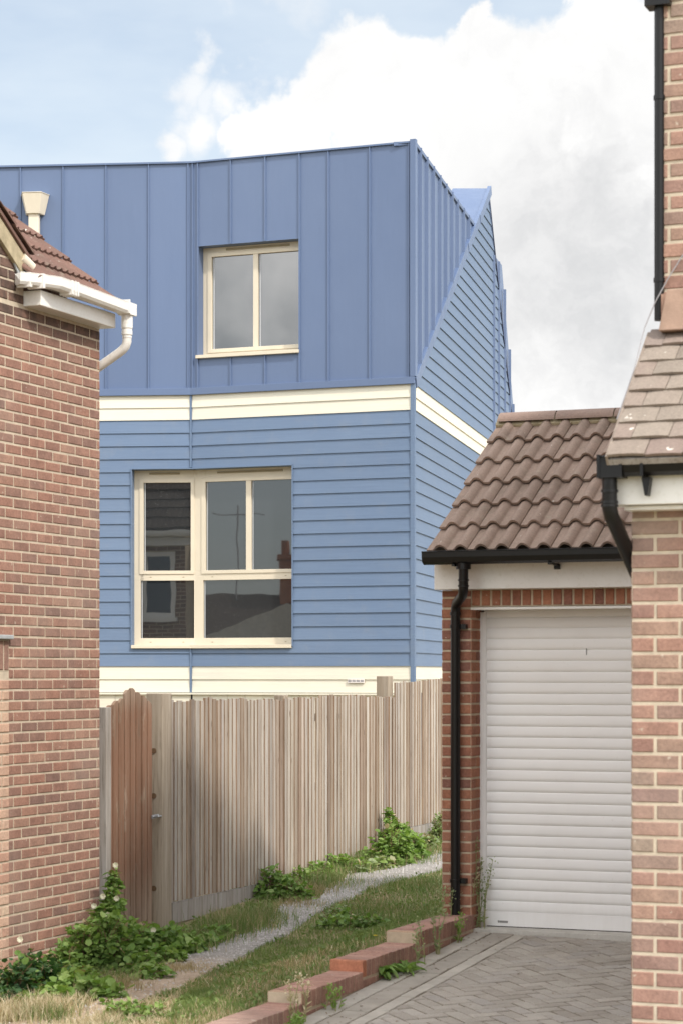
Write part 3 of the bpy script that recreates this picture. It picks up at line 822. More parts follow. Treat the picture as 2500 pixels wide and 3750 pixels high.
# side metal
P = FS.p
zi = ZT
mb.face([P(0, .004, D0[1]), P(diag(ZT), .004, ZT), P(0, .004, ZT)])
for u in (1539, 1563, 1587, 1611, 1633, 1655, 1675, 1697, 1716):
    s = FS.S(u, .03); z0 = D0[1] + (s - D0[0]) / (AP[0] - D0[0]) * (AP[1] - D0[1])
    if z0 + .12 < ZT: seam(FS, s, z0 + .07, ZT + .013, .012, .045)
e1, e2 = sx(1840, 971), sx(1885, 1520)
mb.face([P(right(4.2), -.02, 4.2), P(e2[0] + .1, -.02, 4.2), P(e1[0], -.02, e1[1]), P(right(ZT) - .1, -.02, ZT)])
le = lambda z: e1[0] + (e1[1] - z) / (e1[1] - e2[1]) * (e2[0] - e1[0])
for u, vt in ((1808, 935), (1826, 958), (1848, 1060), (1866, 1280), (1879, 1480)):
    s, zt_ = FS.hit(u, vt, .03); seam(FS, s, 3.5, min(zt_, ZT), .015, .045)
mb.build('metal_skin', M['metal'], bb_); each(ms, 'standing_seam', M['metal'], bb_)
# trims
mb = MB()
mb.box(FRR, .0, CS + .03, 0, .05, ZM - .085, ZM + .004); mb.box(FL, LX, .0, 0, .05, ZM - .085, ZM + .004)
mb.box(FRR, -.02, CS - .025, -.3, .036, ZT - .012, ZT + .012); mb.box(FL, LX, .0, -.3, .036, ZT - .012, ZT + .014)
mb.box(FS, -.0, diag(ZT) + .05, -.25, .03, ZT - .035, ZT + .015)
mb.box(FRR, CS - .03, CS + .045, -.02, .047, ZM + .006, ZT + .03)
mb.build('metal_flashing', M['metal'], bb_, .003)
mb = MB()
mb.box(FRR, CS - .028, CS + .028, -.02, .03, zc - .002, ZM - .087); mb.mark()
mb.box(FS, -.0, .026, -.03, .03, zc - .003, ZM - .088); mb.mark()
mb.box(FRR, -.012, .012, 0, .032, WZ1 + .02, ZM - .087); mb.box(FRR, -.012, .012, 0, .032, zc - .004, WZ0 - .04)
mb.box(FRR, WL1, WL1 + .014, -.2, .034, WZ0 - .012, WZ1 + .014); mb.box(FL, WL0 - .014, WL0, -.2, .034, WZ0 - .012, WZ1 + .014)
mb.box(FRR, 0, WL1 - .001, -.2, .03, WZ1, WZ1 + .013); mb.box(FL, WL0 + .001, 0, -.2, .03, WZ1 + .001, WZ1 + .013)
mb.box(FL, WL0 + .001, .0, -.2, .0, WZ0 - .012, WZ0 - .001); mb.box(FRR, 0, WL1 - .001, -.2, .0, WZ0 - .012, WZ0)
mb.build('corner_trim', M['blue'], bb_)
mb = MB()   # reveals upper window
mb.box(FRR, US0 - .01, US0, -.22, .006, UZ0, UZ1); mb.box(FRR, US1, US1 + .01, -.22, .006, UZ0, UZ1)
mb.box(FRR, US0 - .01, US1 + .01, -.22, .012, UZ1, UZ1 + .012)
mb.build('window_reveal', M['metal'], bb_)
# diagonal flashing + gable roof
mb = MB()
dv = (FS.p(AP[0], 0, AP[1]) - FS.p(D0[0], 0, D0[1])); dl = dv.length; dv.normalize(); dn_ = dv.cross(FS.n).normalized()
if dn_.z < 0: dn_ = -dn_
a0 = FS.p(D0[0], .0, D0[1])
for k0, k1, oo in ((-.02, dl * .66, .045), (dl * .66, dl * .83, .052), (dl * .83, dl + .10, .058)):
    q = [a0 + dv * k0 - dn_ * .05, a0 + dv * k1 - dn_ * .05, a0 + dv * k1 + dn_ * .09, a0 + dv * k0 + dn_ * .09]
    mb.prism(q, FS.n * oo)
mb.build('verge_flashing', M['metal'], bb_, .003)
mb = MB()
ap = FS.p(AP[0], .03, AP[1] + .08)
L = Vector((-1, 0, 0))
rl = ap + L * .56
dlo = FS.p(diag(5.6), -.02, 5.7)
mb.prism([ap, rl, rl + (dlo - ap) + L * .3, dlo], -Z * .12)
rlo = FS.p(right(4.3), -.03, 4.3)
mb.prism([ap, rl, rl + (rlo - ap), rlo], -Z * .12)
mb.build('roof', M['metal'], bb_)
mb = MB()
rv = (FS.p(*[RG[0], 0, RG[1]]) - FS.p(AP[0], 0, AP[1])).normalized()
q0 = FS.p(AP[0], 0, AP[1]); q1 = FS.p(RG[0] + .3, 0, RG[1] - .33)
rn = rv.cross(FS.n).normalized()
if rn.dot(SD) < 0: rn = -rn
mb.prism([q0, q1, q1 + rn * .045, q0 + rn * .045], FS.n * .03)
mb.build('painted_shadow_gap', M['navy'], bb_)  # solid strip, its navy colour paints the shade of a gap
# windows
def bar(mb, fr, a, b, c, d, o0=-.2, o1=-.15): mb.box(fr, a, b, o0, o1, c, d)
wo = -.15
wu = thing  # placeholder
mb = MB()
gl0, gl1 = FRR.S(777, wo), FRR.S(928, wo); gr0 = FRR.S(946, wo); f0 = FRR.S(750, wo)
gt_ = (FRR.z(777, 941, wo) + FRR.z(928, 930, wo) + FRR.z(1098, 918, wo)) / 3
gb = (FRR.z(777, 1278, wo) + FRR.z(928, 1270, wo) + FRR.z(1098, 1261, wo)) / 3
bar(mb, FRR, US0, gl0, UZ0, UZ1); bar(mb, FRR, gl1, gr0, gb, gt_, -.2, wo + .004)
bar(mb, FRR, gl0, US1, gt_, UZ1); bar(mb, FRR, gl0, US1, UZ0, gb)
rr_ = US1 - .05; bar(mb, FRR, rr_, US1, gb, gt_, -.2, wo - .002)
# sash proud
sa = FRR.S(762, wo)
mb.box(FRR, sa, gl0, wo, wo + .012, gb - .05, gt_ + .05); mb.box(FRR, gl0, US1 - .003, wo, wo + .012, gt_, gt_ + .05); mb.box(FRR, gl0, US1 - .003, wo, wo + .012, gb - .05, gb)
w1_ = mb.build('window', M['creamalu'], bb_, .003)
w1_['label'] = 'upper two pane window set in the blue metal wall'
mb = MB(); mb.box(FRR, gl0 - .01, gl1 + .01, -.19, -.175, gb - .01, gt_ + .01); mb.mark(); mb.box(FRR, gr0 - .01, US1, -.19, -.175, gb - .01, gt_ + .01); each(mb, 'pane', M['glass'], w1_)
mb = MB()
for g_ in (gl0, gr0): mb.box(FRR, g_ + .012, g_ + .030, -.175, -.171, gb, gt_); mb.mark()
each(mb, 'glazing_bead', M['spacer'], w1_)
mb = MB(); mb.box(FRR, US0 - .015, US1 + .002, -.15, .055, UZ0 - .03, UZ0 + .012); mb.build('sill', M['creamalu'], w1_, .003)
mb = MB(); mb.box(FRR, US0 + .33, US1 - .2, -.149, -.142, UZ1 - .05, UZ1 - .022); mb.build('trickle_vent', M['slot'], w1_)
# lower window
mb = MB()
def zavg(fr, v, us): return sum(fr.z(u, v, wo) for u in us) / len(us)
fl0 = WL0
U = lambda u: FL.S(u, wo)
V = lambda u: FRR.S(u, wo)
uz1, uz0, lz1, lz0 = FL.z(610, 1767, wo), FL.z(610, 2090, wo), FL.z(610, 2126, wo), FL.z(610, 2337, wo)
uz1 = (uz1 + FRR.z(830, 1763, wo)) / 2
bar(mb, FL, fl0, U(527), lz1 - .0, WZ1); bar(mb, FL, fl0, U(516), WZ0, lz1); bar(mb, FL, U(516), U(527), lz1, lz1 + .003)
bar(mb, FL, U(700), .03, uz0, WZ1); bar(mb, FL, U(712), .03, WZ0, uz0)
bar(mb, FL, U(527), U(700), uz1, WZ1); bar(mb, FL, U(516), U(712), lz1, uz0); bar(mb, FL, U(516), U(712), WZ0, lz0)
bar(mb, FRR, -.03, V(754), uz0, WZ1); bar(mb, FRR, -.03, V(745), WZ0, uz0)
bar(mb, FRR, V(754), WL1, uz1, WZ1); bar(mb, FRR, V(745), WL1, lz1, uz0); bar(mb, FRR, V(745), WL1, WZ0, lz0)
bar(mb, FRR, V(902), V(921), uz0, uz1, -.2, wo + .004)
bar(mb, FRR, WL1 - .05, WL1, WZ0, WZ1, -.2, wo - .003)
for fr, a, b in ((FL, U(512), U(712)), (FRR, V(740), WL1 - .003)):
    ia, ib = (U(527), U(700)) if fr is FL else (V(754), b)
    mb.box(fr, a, ia, wo, wo + .012, uz0 - .045, uz1 + .045)
    if fr is FL: mb.box(fr, ib, b, wo, wo + .012, uz0 - .045, uz1 + .045)
    mb.box(fr, ia, ib, wo, wo + .012, uz1, uz1 + .045); mb.box(fr, ia, ib, wo, wo + .012, uz0 - .045, uz0)
w2_ = mb.build('window', M['creamalu'], bb_, .003)
w2_['label'] = 'large lower window of five panes folded over the bend in the blue boards'
mb = MB()
for fr, a, b, c, d in ((FL, U(527), U(700), uz0, uz1), (FL, U(516), U(712), lz0, lz1), (FRR, V(754), V(902), uz0, uz1), (FRR, V(921), WL1, uz0, uz1), (FRR, V(745), WL1, lz0, lz1)):
    mb.box(fr, a - .01, b + .01, -.19, -.175, c - .01, d + .01); mb.mark()
each(mb, 'pane', M['glass'], w2_)
mb = MB()
for fr, a, c, d in ((FL, U(527), uz0, uz1), (FL, U(516), lz0, lz1), (FRR, V(754), uz0, uz1), (FRR, V(921), uz0, uz1), (FRR, V(745), lz0, lz1)):
    mb.box(fr, a + .01, a + .022, -.175, -.171, c, d); mb.mark()
each(mb, 'glazing_bead', M['spacer'], w2_)
mb = MB(); mb.box(FL, WL0 - .005, .02, -.15, .055, WZ0 - .03, WZ0 + .012); mb.box(FRR, -.02, WL1 - .002, -.15, .056, WZ0 - .031, WZ0 + .013)
mb.build('sill', M['creamalu'], w2_, .003)
mb = MB(); mb.box(FL, WL0 + .2, -.18, -.149, -.142, WZ1 - .055, WZ1 - .03); mb.mark(); mb.box(FRR, .3, WL1 - .2, -.149, -.142, WZ1 - .055, WZ1 - .03)
each(mb, 'trickle_vent', M['slot'], w2_)
mb = MB()
for fr, us in ((FL, (553, 673)), (FRR, (779, 1047))):
    for u in us:
        s = fr.S(u, wo)
        for z in ((uz0 + lz1) / 2 - .02, (WZ0 + lz0) / 2): mb.box(fr, s - .012, s + .012, wo, wo + .003, z - .004, z + .004); mb.mark()
each(mb, 'drain_slot', M['slot'], w2_)
# air brick grille on the cream band
mb = MB(); s0, zz0 = FRR.hit(1276, 2501); s1, zz1 = FRR.hit(1336, 2488)
mb.box(FRR, s0, s1, .02, .036, zz0, zz1); gr = mb.build('vent_grille', M['grille'], bb_)
mb = MB()
for i in range(4):
    for j in range(2):
        w = (s1 - s0) / 4; mb.box(FRR, s0 + i * w + .008, s0 + (i + 1) * w - .008, .036, .038, zz0 + .018 + j * .015, zz0 + .024 + j * .015); mb.mark()
each(mb, 'slot', M['navy'], gr)
# rainwater hopper
hp = thing('rainwater_hopper', 'cream hopper head and square pipe on the blue metal wall above the tiled roof', 'hopper', FL.p(FL.S(121, .1), .1, 4.0))
hs = FL.S(124, .12); ht = FL.z(121, 703, .2); hb = FL.z(121, 782, .2)
mb = MB()
tp = [(-.185, .012), (-.125, .22), (.125, .22), (.185, .012)]; bt = [(-.125, .012), (-.085, .16), (.085, .16), (.125, .012)]
def loop(l, z): return [FL.p(hs + a, o, z) for a, o in l]
mb.hexa(loop(bt, hb + .012) + loop(tp, ht - .012)); 
mb.hexa(loop([(a * 1.04, o * 1.03) for a, o in tp], ht - .011) + loop([(a * 1.04, o * 1.03) for a, o in tp], ht))
mb.build('hopper_head', M['creambox'], hp, .005)
mb = MB(); mb.box(FL, hs - .068, hs + .068, .03, .13, 1.5, hb + .02); mb.build('downpipe', M['creambox'], hp, .012)

# ------------------------------------------------------------------ FENCE
fe = thing('feather_edge_fence', 'long weathered fence of narrow upright boards running away from the brown gate', 'fence', FLN + Z * -2.0)
SEND = FF.S(1443); SF2 = 8.2
def zground_f(s): p = FF.p(s, 0, 0); return zl(p.y)
def fboards(mb, s0, s1, zt, zbf, pitch=.084):
    s = s0
    while s < s1:
        w = .1 + random.uniform(-.02, .012); dz = random.uniform(-.016, .012) + .012 * math.sin(s * 2.1); zb = zbf(s) + random.uniform(-.006, .006)
        o0 = .004 + random.uniform(0, .004); tk = random.uniform(.013, .019)
        P = FF.p; e = min(s + w, s1 + .02)
        lean = random.uniform(-.010, .010)
        vs = [P(s, o0 + tk, zb), P(e, o0 + .004, zb), P(e, o0 - .004, zb), P(s, o0, zb), P(s + lean, o0 + tk, zt + dz), P(e + lean, o0 + .004, zt + dz), P(e + lean, o0 - .004, zt + dz), P(s + lean, o0, zt + dz)]
        i = len(mb.f); mb.hexa(vs, 0)
        mb.m[i + 5] = 1
        s += pitch + random.uniform(-.020, .016)
mb = MB()
zf1 = lambda s: -1.845 if s < 2.2 else -1.845 + (s - 2.2) * .035
topz = lambda s: -.205 - s * .004
s = .1
fboards(mb, .09, SEND - .02, -.225, lambda s: -1.85 + (.02 if s > 2.4 else 0) + (.07 if s > 4.2 else 0))
mb.build('board_panel', [M['wood'], M['wood_edge']], fe)
mb = MB()
for a, b, z0, z1 in ((.14, 2.4, -2.03, -1.86), (2.4, 4.6, -1.99, -1.84), (4.6, SEND, -1.92, -1.78)):
    mb.box(FF, a, b - .01, -.02, .012, z0, z1)
mb.build('gravel_board', M['wood_grey'], fe, .004)
for i, (s, zt) in enumerate(((.0, -.165), (2.45, -.20), (SEND - .12, -.215))):
    mb = MB()
    if i == 0: mb.box(FF, -.13, .04, -.09, .055, -2.12, -.162)
    elif i == 1: mb.box(FF, s, s + .1, -.1, -.0, -2.1, zt)
    else: continue
    mb.build('fence_post', M['wood_post'], fe, .006)
for z in (-.45, -1.1, -1.7):
    mb = MB(); mb.box(FF, .1, SEND, -.07, -.01, z, z + .07); mb.build('fence_rail', M['wood_grey'], fe)
# slab at the foot of the post
mb = MB()
mb.box(FF, -.2, .4, -.12, .10, -2.2, -2.085 + .015)
tag(mb.build('concrete_footing', M['concrete'], bevel=.02), 'small pale concrete slab at the foot of the gate post', 'footing')
f2 = thing('tall_fence_panel', 'taller weathered fence panel with a square post, between long fence and garage', 'fence', FF.p(SEND, 0, -1.8))
mb = MB(); fboards(mb, SEND - .03, SEND + 3.2, -.075, lambda s: -1.60); mb.build('board_panel', [M['wood'], M['wood_edge']], f2)
mb = MB(); mb.box(FF, SEND - .15, SEND - .01, -.14, -.012, -2.0, -.03); mb.build('fence_post', M['wood_post'], f2, .006)
mb = MB(); mb.box(FF, SEND + .02, SEND + 3.2, -.02, .02, -1.76, -1.605); mb.build('gravel_board', M['wood_grey'], f2)
mb = MB(); mb.box(FF, SEND + .3, SEND + 3.4, -.15, .05, -2.1, -1.765)
tag(mb.build('kerb_footing', M['concrete'], bevel=.02), 'rough pale concrete footing below the taller fence panel', 'footing')

# ------------------------------------------------------------------ GATE
gs = thing('garden_gate', 'arched wooden gate with flaking orange brown paint between the brick house and the fence', 'gate', (-1.7, 17.2, -2.05))
gA = Vector((-1.80, 17.02, 0)); gB = Vector((-1.515, 17.80, 0)); gd_ = (gB - gA).normalized(); gl = (gB - gA).length
FGt = Fr((gA.x, gA.y), gd_, (gd_.y, -gd_.x, 0))
mb = MB(); nb = 8; bw = gl / nb
gc = lambda q: lerp([(0, -.265), (.15, -.235), (.3, -.185), (.42, -.145), (.52, -.118), (.6, -.135), (.75, -.175), (.9, -.225), (1, -.265)], q)
for i in range(nb):
    s0 = i * bw + .012; s1 = (i + 1) * bw - .012; dz = random.uniform(-.008, .006)
    if i == 2: dz = -.03
    P = FGt.p; o1 = .02 + random.uniform(0, .005); zbt = -2.08 + random.uniform(0, .02)
    top = [P(s1 + (s0 - s1) * q, 0, gc((s1 + (s0 - s1) * q) / gl) + dz + .012 * math.sin(math.pi * q)) for q in (0, .25, .5, .75, 1)]
    mb.prism([P(s0, 0, zbt), P(s1, 0, zbt)] + top, FGt.n * o1)
mb.build('gate_boards', M['wood_gate'], gs, .002)
mb = MB(); mb.box(FGt, .01, gl - .005, -.003, .001, -2.05, -.30); mb.build('backing_board', M['wood_pale'], gs)
mb = MB(); mb.box(FGt, gl - .06, gl + .015, -.05, -.004, -2.07, -.55)
for z in (-.5, -1.2, -1.85): mb.box(FGt, .02, gl - .062, -.05, -.004, z, z + .09)
mb.build('gate_frame', M['wood_post'], gs, .003)
mb = MB(); zlatch = -1.14
mb.box(FGt, gl - .03, gl + .035, .024, .036, zlatch - .015, zlatch + .012); mb.tube([FGt.p(gl - .04, .035, zlatch), FGt.p(gl + .10, .055, zlatch)], .008, 8); mb.tube([FGt.p(gl - .01, .03, zlatch), FGt.p(gl - .01, .075, zlatch + .01)], .014, 10)
mb.build('latch', M['galv'], gs)
gp_ = thing('gate_post', 'narrow silvered wooden post between the brick house corner and the gate', 'post', (gA.x - .02, gA.y - .02, -2.1))
mb = MB(); FP = Fr((gA.x, gA.y), A, -B); mb.box(FP, -.10, .035, -.05, .03, -2.1, -.26); mb.build('post', M['wood_grey'], gp_, .006)
mb = MB()
ps = FF.p
for z in (-.62, -.98, -1.72):
    ctr = FF.p(-.131, -.02, z)
    mb.tube([ctr + Vector((.012, 0, 0)) * 0, ctr - FF.a * .006], .022, 14); mb.mark()
each(mb, 'painted_shadow_mark', m_plain('shadow_mark_brown', (.13, .08, .045), .9), fe)  # dark discs paint the curved shadow marks on the post edge

# ------------------------------------------------------------------ GARAGE
gg = thing('brick_garage', 'small brick garage with brown roman tile roof, black gutter and white roller door', 'garage', (G0[0], G0[1], -1.82))
zF0 = FG.z(1723, 2160); zL0 = FG.z(1723, 2224)
sPL = FG.S(1618); RW = 2.7
mb = MB()
ztop = zL0 - .003
mb.box(FG, sPL, -.001, -.215, 0, -2.0, zF0 - .002, 1)
# bricks on pier, front, reveal
zb0 = -2.0 + (zL0 + .0 + 2.0) % .075 - .075
zb0 = zL0 - .075 * math.floor((zL0 + 2.0) / .075)
k = 0; z = zb0
while z < zF0 - .02:
    zt = min(z + .065, zF0 - .004)
    brick(mb, FG, sPL, 0, z, zt)
    FRv = Fr(G0, B, A)
    if z < zL0 - .03:
        if k % 2: brick(mb, FRv, 0.0, .102, z, zt); brick(mb, FRv, .112, .215, z, zt)
        else: brick(mb, FRv, 0.0, .215, z, zt)
    FLv = Fr(FG.p(sPL, 0, 0)[:2], B, -A)
    brick(mb, FLv, 0, .215, z, zt)
    z += .075; k += 1
# side and rear walls
mb.box(FG, sPL, sPL + .2, -3.0, -.216, -2.0, zF0 + .1, 1); mb.box(FG, sPL, RW + .5, -3.2, -3.0, -2.0, zF0 + .1, 1)
FLv = Fr(FG.p(sPL, 0, 0)[:2], B, -A); bricks(mb, FLv, .22, 3.2, zb0, zF0 + .1)
mb.prism([FG.p(sPL, -.15, zF0 + .1), FG.p(sPL, -3.0, zF0 + .1), FG.p(sPL, -1.6, zF0 + .98)], A * .1, 1)
mb.build('wall', [M['brick_garage'], M['mortar_d']], gg)
mb = MB(); s = .004
mb.box(FG, .002, RW, -.1, -.004, zL0 + .004, zF0 + .03, 1)
while s < RW: brick(mb, FG, s, s + .064, zL0 + .010, zF0 - .003, -.002); s += .0745
mb.build('lintel', [M['brick_garage'], M['mortar_d']], gg)
mb = MB(); mb.box(FG, .0, RW, -.08, .012, zL0 - .018, zL0 - .001); mb.build('lintel_flashing', M['white'], gg)
# fascia
fo = .12
fs0, fz0 = FG.hit(1588, 2163, fo)
mb = MB(); mb.box(FG, fs0, RW, -.02, fo, zF0 - .0, zF0 + .20); mb.build('fascia', M['white'], gg, .004)
# roof
E = Vector((.597, 15.63, .829)); pit = R(33.5)
upv = B * math.cos(pit) + Z * math.sin(pit); nrm = -B * math.sin(pit) + Z * math.cos(pit)
def roman(q):
    x = (q * 2) % 1.0
    # flat pan then roll
    if x < .34: return 0.0
    y = (x - .34) / .66
    return .042 * math.sin(math.pi * y) ** .75 if 0 < y < 1 else 0.
mb = MB(); tiles(mb, E, A, upv, nrm, 10, 6, .322, .30, roman, 26, thick=.018, lift=.034)
ro = E - nrm * .012
mb.prism([ro, ro + A * 3.0, ro + A * 3.0 + upv * 1.93, ro + upv * 1.93], -nrm * .03, 1)
rf = mb.build('roof', [M['tile_garage'], M['wood_grey']], gg)
mb = MB(); top = E + upv * 1.94
up2 = B * math.cos(pit) - Z * math.sin(pit)
mb.prism([top, top + A * 3, top + A * 3 + up2 * 2, top + up2 * 2], -Z * .05); mb.build('rear_slope', M['tile_garage'], rf)
mb = MB()
for i in range(8):
    c = E + upv * 1.955 - nrm * .02 + A * (.02 + i * .455)
    n = 14; ra = .105; vs = []
    for q in (0, .447):
        for j in range(n + 1):
            an = math.pi * (j / n) * .92 + math.pi * .04
            vs.append(c + A * q + B * (-math.cos(an)) * ra * 1.1 + Z * (math.sin(an) * ra * .85 + .012))
    mb.raw(vs, [(j, j + 1, n + 2 + j, n + 1 + j) for j in range(n)] + [tuple(range(n + 1))], 0, False); mb.mark()
each(mb, 'ridge_tile', M['tile_ridge'], rf)
mb = MB()
c = E + upv * 1.90 + nrm * .012
mb.prism([c - upv * .03, c + A * 3 - upv * .03, c + A * 3 + upv * .09 + nrm * .03, c + upv * .09 + nrm * .03], nrm * .02); mb.build('ridge_mortar', M['mossy'], rf)
# gutter
mb = MB()
gs0, gz0 = FG.hit(1550, 2060, .31)
gutter([FG.p(gs0, .31, gz0 + .028), FG.p(RW, .31, gz0 + .028)], .048, mb)
for sx_ in (gs0 + .21, gs0 + .90, gs0 + 1.6):
    mb.box(FG, sx_, sx_ + .02, .12, .33, gz0 - .03, gz0 - .015); mb.box(FG, sx_ - .012, sx_ + .03, .122, .14, gz0 - .055, gz0 - .02)
mb.build('gutter', M['black'], gg)
mb = MB()
dps = FG.S(1695, .28); dpl = FG.S(1664, .06)
z1 = gz0
a_ = FG.p(dps, .28, z1); mb.tube([a_, a_ - Z * .05], .052, 16)
b_ = FG.p(dpl, .05, 0)
pth = [a_ - Z * .03, a_ - Z * .185, FG.p(dps - .006, .268, z1 - .21), FG.p(dps - .02, .24, z1 - .23), FG.p(dpl + .022, .085, z1 - .275), FG.p(dpl + .006, .055, z1 - .30), FG.p(dpl, .05, z1 - .34), FG.p(dpl, .05, -1.72)]
mb.tube(pth, .034, 18)
for z in (z1 - .16, z1 - .12): mb.tube([a_ - Z * (z1 - z), a_ - Z * (z1 - z + .012)], .039, 16)
for z in (z1 - .34, z1 - .43, -1.45): mb.tube([FG.p(dpl, .05, z), FG.p(dpl, .05, z - .022)], .040, 16); 
for z in (z1 - .43, -1.45): mb.box(FG, dpl + .03, dpl + .075, .0, .05, z - .03, z + .005)
mb.build('downpipe', M['black'], gg)
# roller door
dzo = -.215
ds0 = FG.S(1771, dzo - .0); dzt = FG.z(1780, 2247, dzo); dzb = FG.z(1771, 3388, dzo)
mb = MB()
sl = .0775; z = dzb + .10; rows_ = []
prof = [(0, -.006), (.03, -.004), (.06, .0), (.2, .004), (.5, .0075), (.8, .004), (.93, 0), (.97, -.004), (1, -.006)]
prof = [(0, -.005), (.05, .0005), (.3, .0038), (.6, .0038), (.85, .001), (.95, -.001), (1, -.005)]
P = FG.p
zz = z
while zz < dzt - .01:
    vs = []
    for q, o in prof: vs += [P(ds0, dzo + o, zz + q * sl), P(RW, dzo + o, zz + q * sl)]
    mb.raw(vs, [(2 * i, 2 * i + 1, 2 * i + 3, 2 * i + 2) for i in range(len(prof) - 1)], 0, True); zz += sl
mb.box(FG, ds0, RW, dzo - .03, dzo + .006, dzb, dzb + .102)
mb.box(FG, ds0, RW, dzo - .06, dzo - .02, dzt, zL0)
dr = mb.build('roller_door', M['white_door'], gg)
mb = MB(); gx = FG.S(1763, dzo + .02); mb.box(FG, .002, gx, dzo - .02, dzo + .03, -1.83, zL0 - .03); mb.box(FG, gx, ds0 + .02, dzo - .02, dzo + .015, -1.83, zL0 - .03); mb.build('guide_rail', M['white_door'], dr)
mb = MB(); mb.box(FG, gx, RW, dzo - .02, dzo + .004, dzb - .028, dzb); mb.build('bottom_seal', M['rubber'], dr)
mb = MB(); b0 = FG.hit(1822, 3378, dzo); mb.box(FG, b0[0], b0[0] + .012, dzo + .006, dzo + .010, b0[1], b0[1] + .016); mb.box(FG, b0[0] + .014, b0[0] + .075, dzo + .006, dzo + .009, b0[1], b0[1] + .015, 0); mb.build('badge', M['grey'], dr)
mb = MB(); b0 = FG.hit(2146, 2398, dzo); mb.box(FG, b0[0] - .003, b0[0] + .003, dzo + .002, dzo + .008, b0[1], b0[1] + .045); mb.build('lock_slot', M['grey'], dr)
tag(None or dr)

# ------------------------------------------------------------------ RIGHT HOUSE
nh = thing('near_brick_house', 'pinkish brick house at the right edge with buff tiled porch roof', 'house', (NH[0], NH[1], -2.1))
mb = MB()
zs = .735
mb.box(FN, .0, 3.0, -.5, 0, -2.4, zs + .03, 1)
bricks(mb, FN, 0, 3.0, -2.4 + .02, zs + .03, shift=.215 + .01)
FNl = Fr(NH, B, -A)
bricks(mb, FNl, 0.0, .5, -2.38, zs)
# main block
HE = 3.30
mb.box(FM, .0, 7, -7.0, 0, -2.4, HE, 1)
bricks(mb, FM, 0, 2.2, zs + .02, HE - .005, shift=.15)
FMl = Fr(MH, B, -A)
bricks(mb, FMl, 0, 7, -2.38, HE)
mb.prism([FM.p(0, 0, HE), FM.p(0, -7, HE), FM.p(0, -2.95, HE + 2.58)], A * 6.9, 1)
mb.box(FM, 0.0, 3.0, -.02, .03, 1.60, 1.78, 0)
mb.build('wall', [M['brick_near'], M['mortar_l']], nh)
mb = MB()
for sgn, b0, b1, h0, h1 in ((1, .02, -2.95, HE + .02, HE + 2.61), (-1, -7.1, -2.95, HE - .5, HE + 2.61)):
    mb.prism([FM.p(-.08, b0, h0), FM.p(-.08, b1, h1), FM.p(-.08, b1, h1 + .12), FM.p(-.08, b0, h0 + .12)], A * 7)
mb.build('main_roof', M['tile_plain'], nh)
# porch roof
E2 = Vector((1.17, 9.85, .945)); ln_ = 8 * .12
Tp = Vector(FM.p(-.035, .0, 1.60)); 
run = (Tp - E2).dot(B); rise = 1.60 - .945; pit2 = math.atan2(rise, run)
upv = B * math.cos(pit2) + Z * math.sin(pit2); nrm = -B * math.sin(pit2) + Z * math.cos(pit2)
Ltot = math.hypot(run, rise)
mb = MB(); tiles(mb, E2, A, upv, nrm, 17, 8, Ltot / 8, .168, lambda q: .004 * math.sin(math.pi * q), 3, thick=.014, lift=.018, stag=.084, jit=.004)
mb.prism([E2 - nrm * .008, E2 + A * 2.9 - nrm * .008, E2 + A * 2.9 + upv * Ltot - nrm * .008, E2 + upv * Ltot - nrm * .008], -nrm * .03, 1)
mb.build('porch_roof', [M['tile_plain'], M['wood_grey']], nh)
mb = MB()
Ls = E2 - A * .012
mb.prism([Ls - nrm * .05, Ls + upv * Ltot - nrm * .05, Ls + upv * Ltot + nrm * .01, Ls + nrm * .01], A * .012); mb.build('verge_strip', M['tile_plain'], nh)
mb = MB(); mb.box(FN, -.10, 3, -.0, .14, zs + .012, zs + .155); mb.box(FN, -.01, 3, -.05, .10, zs - .01, zs + .010); mb.build('fascia', M['white'], nh, .004)
mb = MB()
gz1 = zs + .178
gs_ = FN.S(2196, .19); px_ = FN.S(2230, .19)
gutter([FN.p(gs_, .19, gz1), FN.p(3, .19, gz1)], .047, mb)
for s_ in (px_ - .045, px_ + .055, px_ + .15): mb.box(FN, s_, s_ + .014, .14, .243, gz1 - .05, gz1 + .052)
mb.box(FN, px_ - .045, px_ + .055, .145, .240, gz1 - .050, gz1 + .02)
mb.prism([FN.p(.09, .14, gz1 - .05), FN.p(.13, .14, gz1 - .05), FN.p(.118, .14, gz1 - .13), FN.p(.105, .14, gz1 - .13)], FN.n * .05)
mb.build('gutter', M['black'], nh)
mb = MB(); a_ = FN.p(px_, .19, gz1 - .05)
pth = [a_, a_ - Z * .13, a_ - Z * .165 + A * .005 + B * .01, a_ - Z * .20 + A * .01 + B * .06, a_ - Z * .48 + A * .045 + B * .44, a_ - Z * .51 + A * .05 + B * .47, a_ - Z * .58 + A * .05 + B * .48, a_ - Z * 2.7 + A * .05 + B * .48]
mb.tube(pth, .034, 18)
for d in (.05, .10, .115): mb.tube([a_ - Z * d, a_ - Z * (d + .012)], .039, 16)
mb.build('porch_downpipe', M['black'], nh)
mb = MB(); tx = FM.S(2403, .05)
mb.tube([FM.p(tx, .0, HE - .02), FM.p(tx, .0, 1.66)], .024, 16)
for z in (2.72, 1.86): mb.tube([FM.p(tx, 0, z), FM.p(tx, 0, z - .02)], .028, 16)
mb.box(FM, tx, .0, -.02, .02, 2.70, 2.722)
mb.box(FM, tx - .06, tx + .06, -.05, .05, 3.135, 3.22)
mb.build('tall_downpipe', M['black'], nh)
mb = MB(); mb.tube([FM.p(.16, .01, 2.05), FM.p(.03, .02, 1.85), FM.p(-.03, .03, 1.74), FM.p(-.075, .05, 1.62), E2 + upv * Ltot * .7 - A * .02, E2 + upv * Ltot * .3 - A * .02], .003, 6)
mb.build('cable', M['cable'], nh)
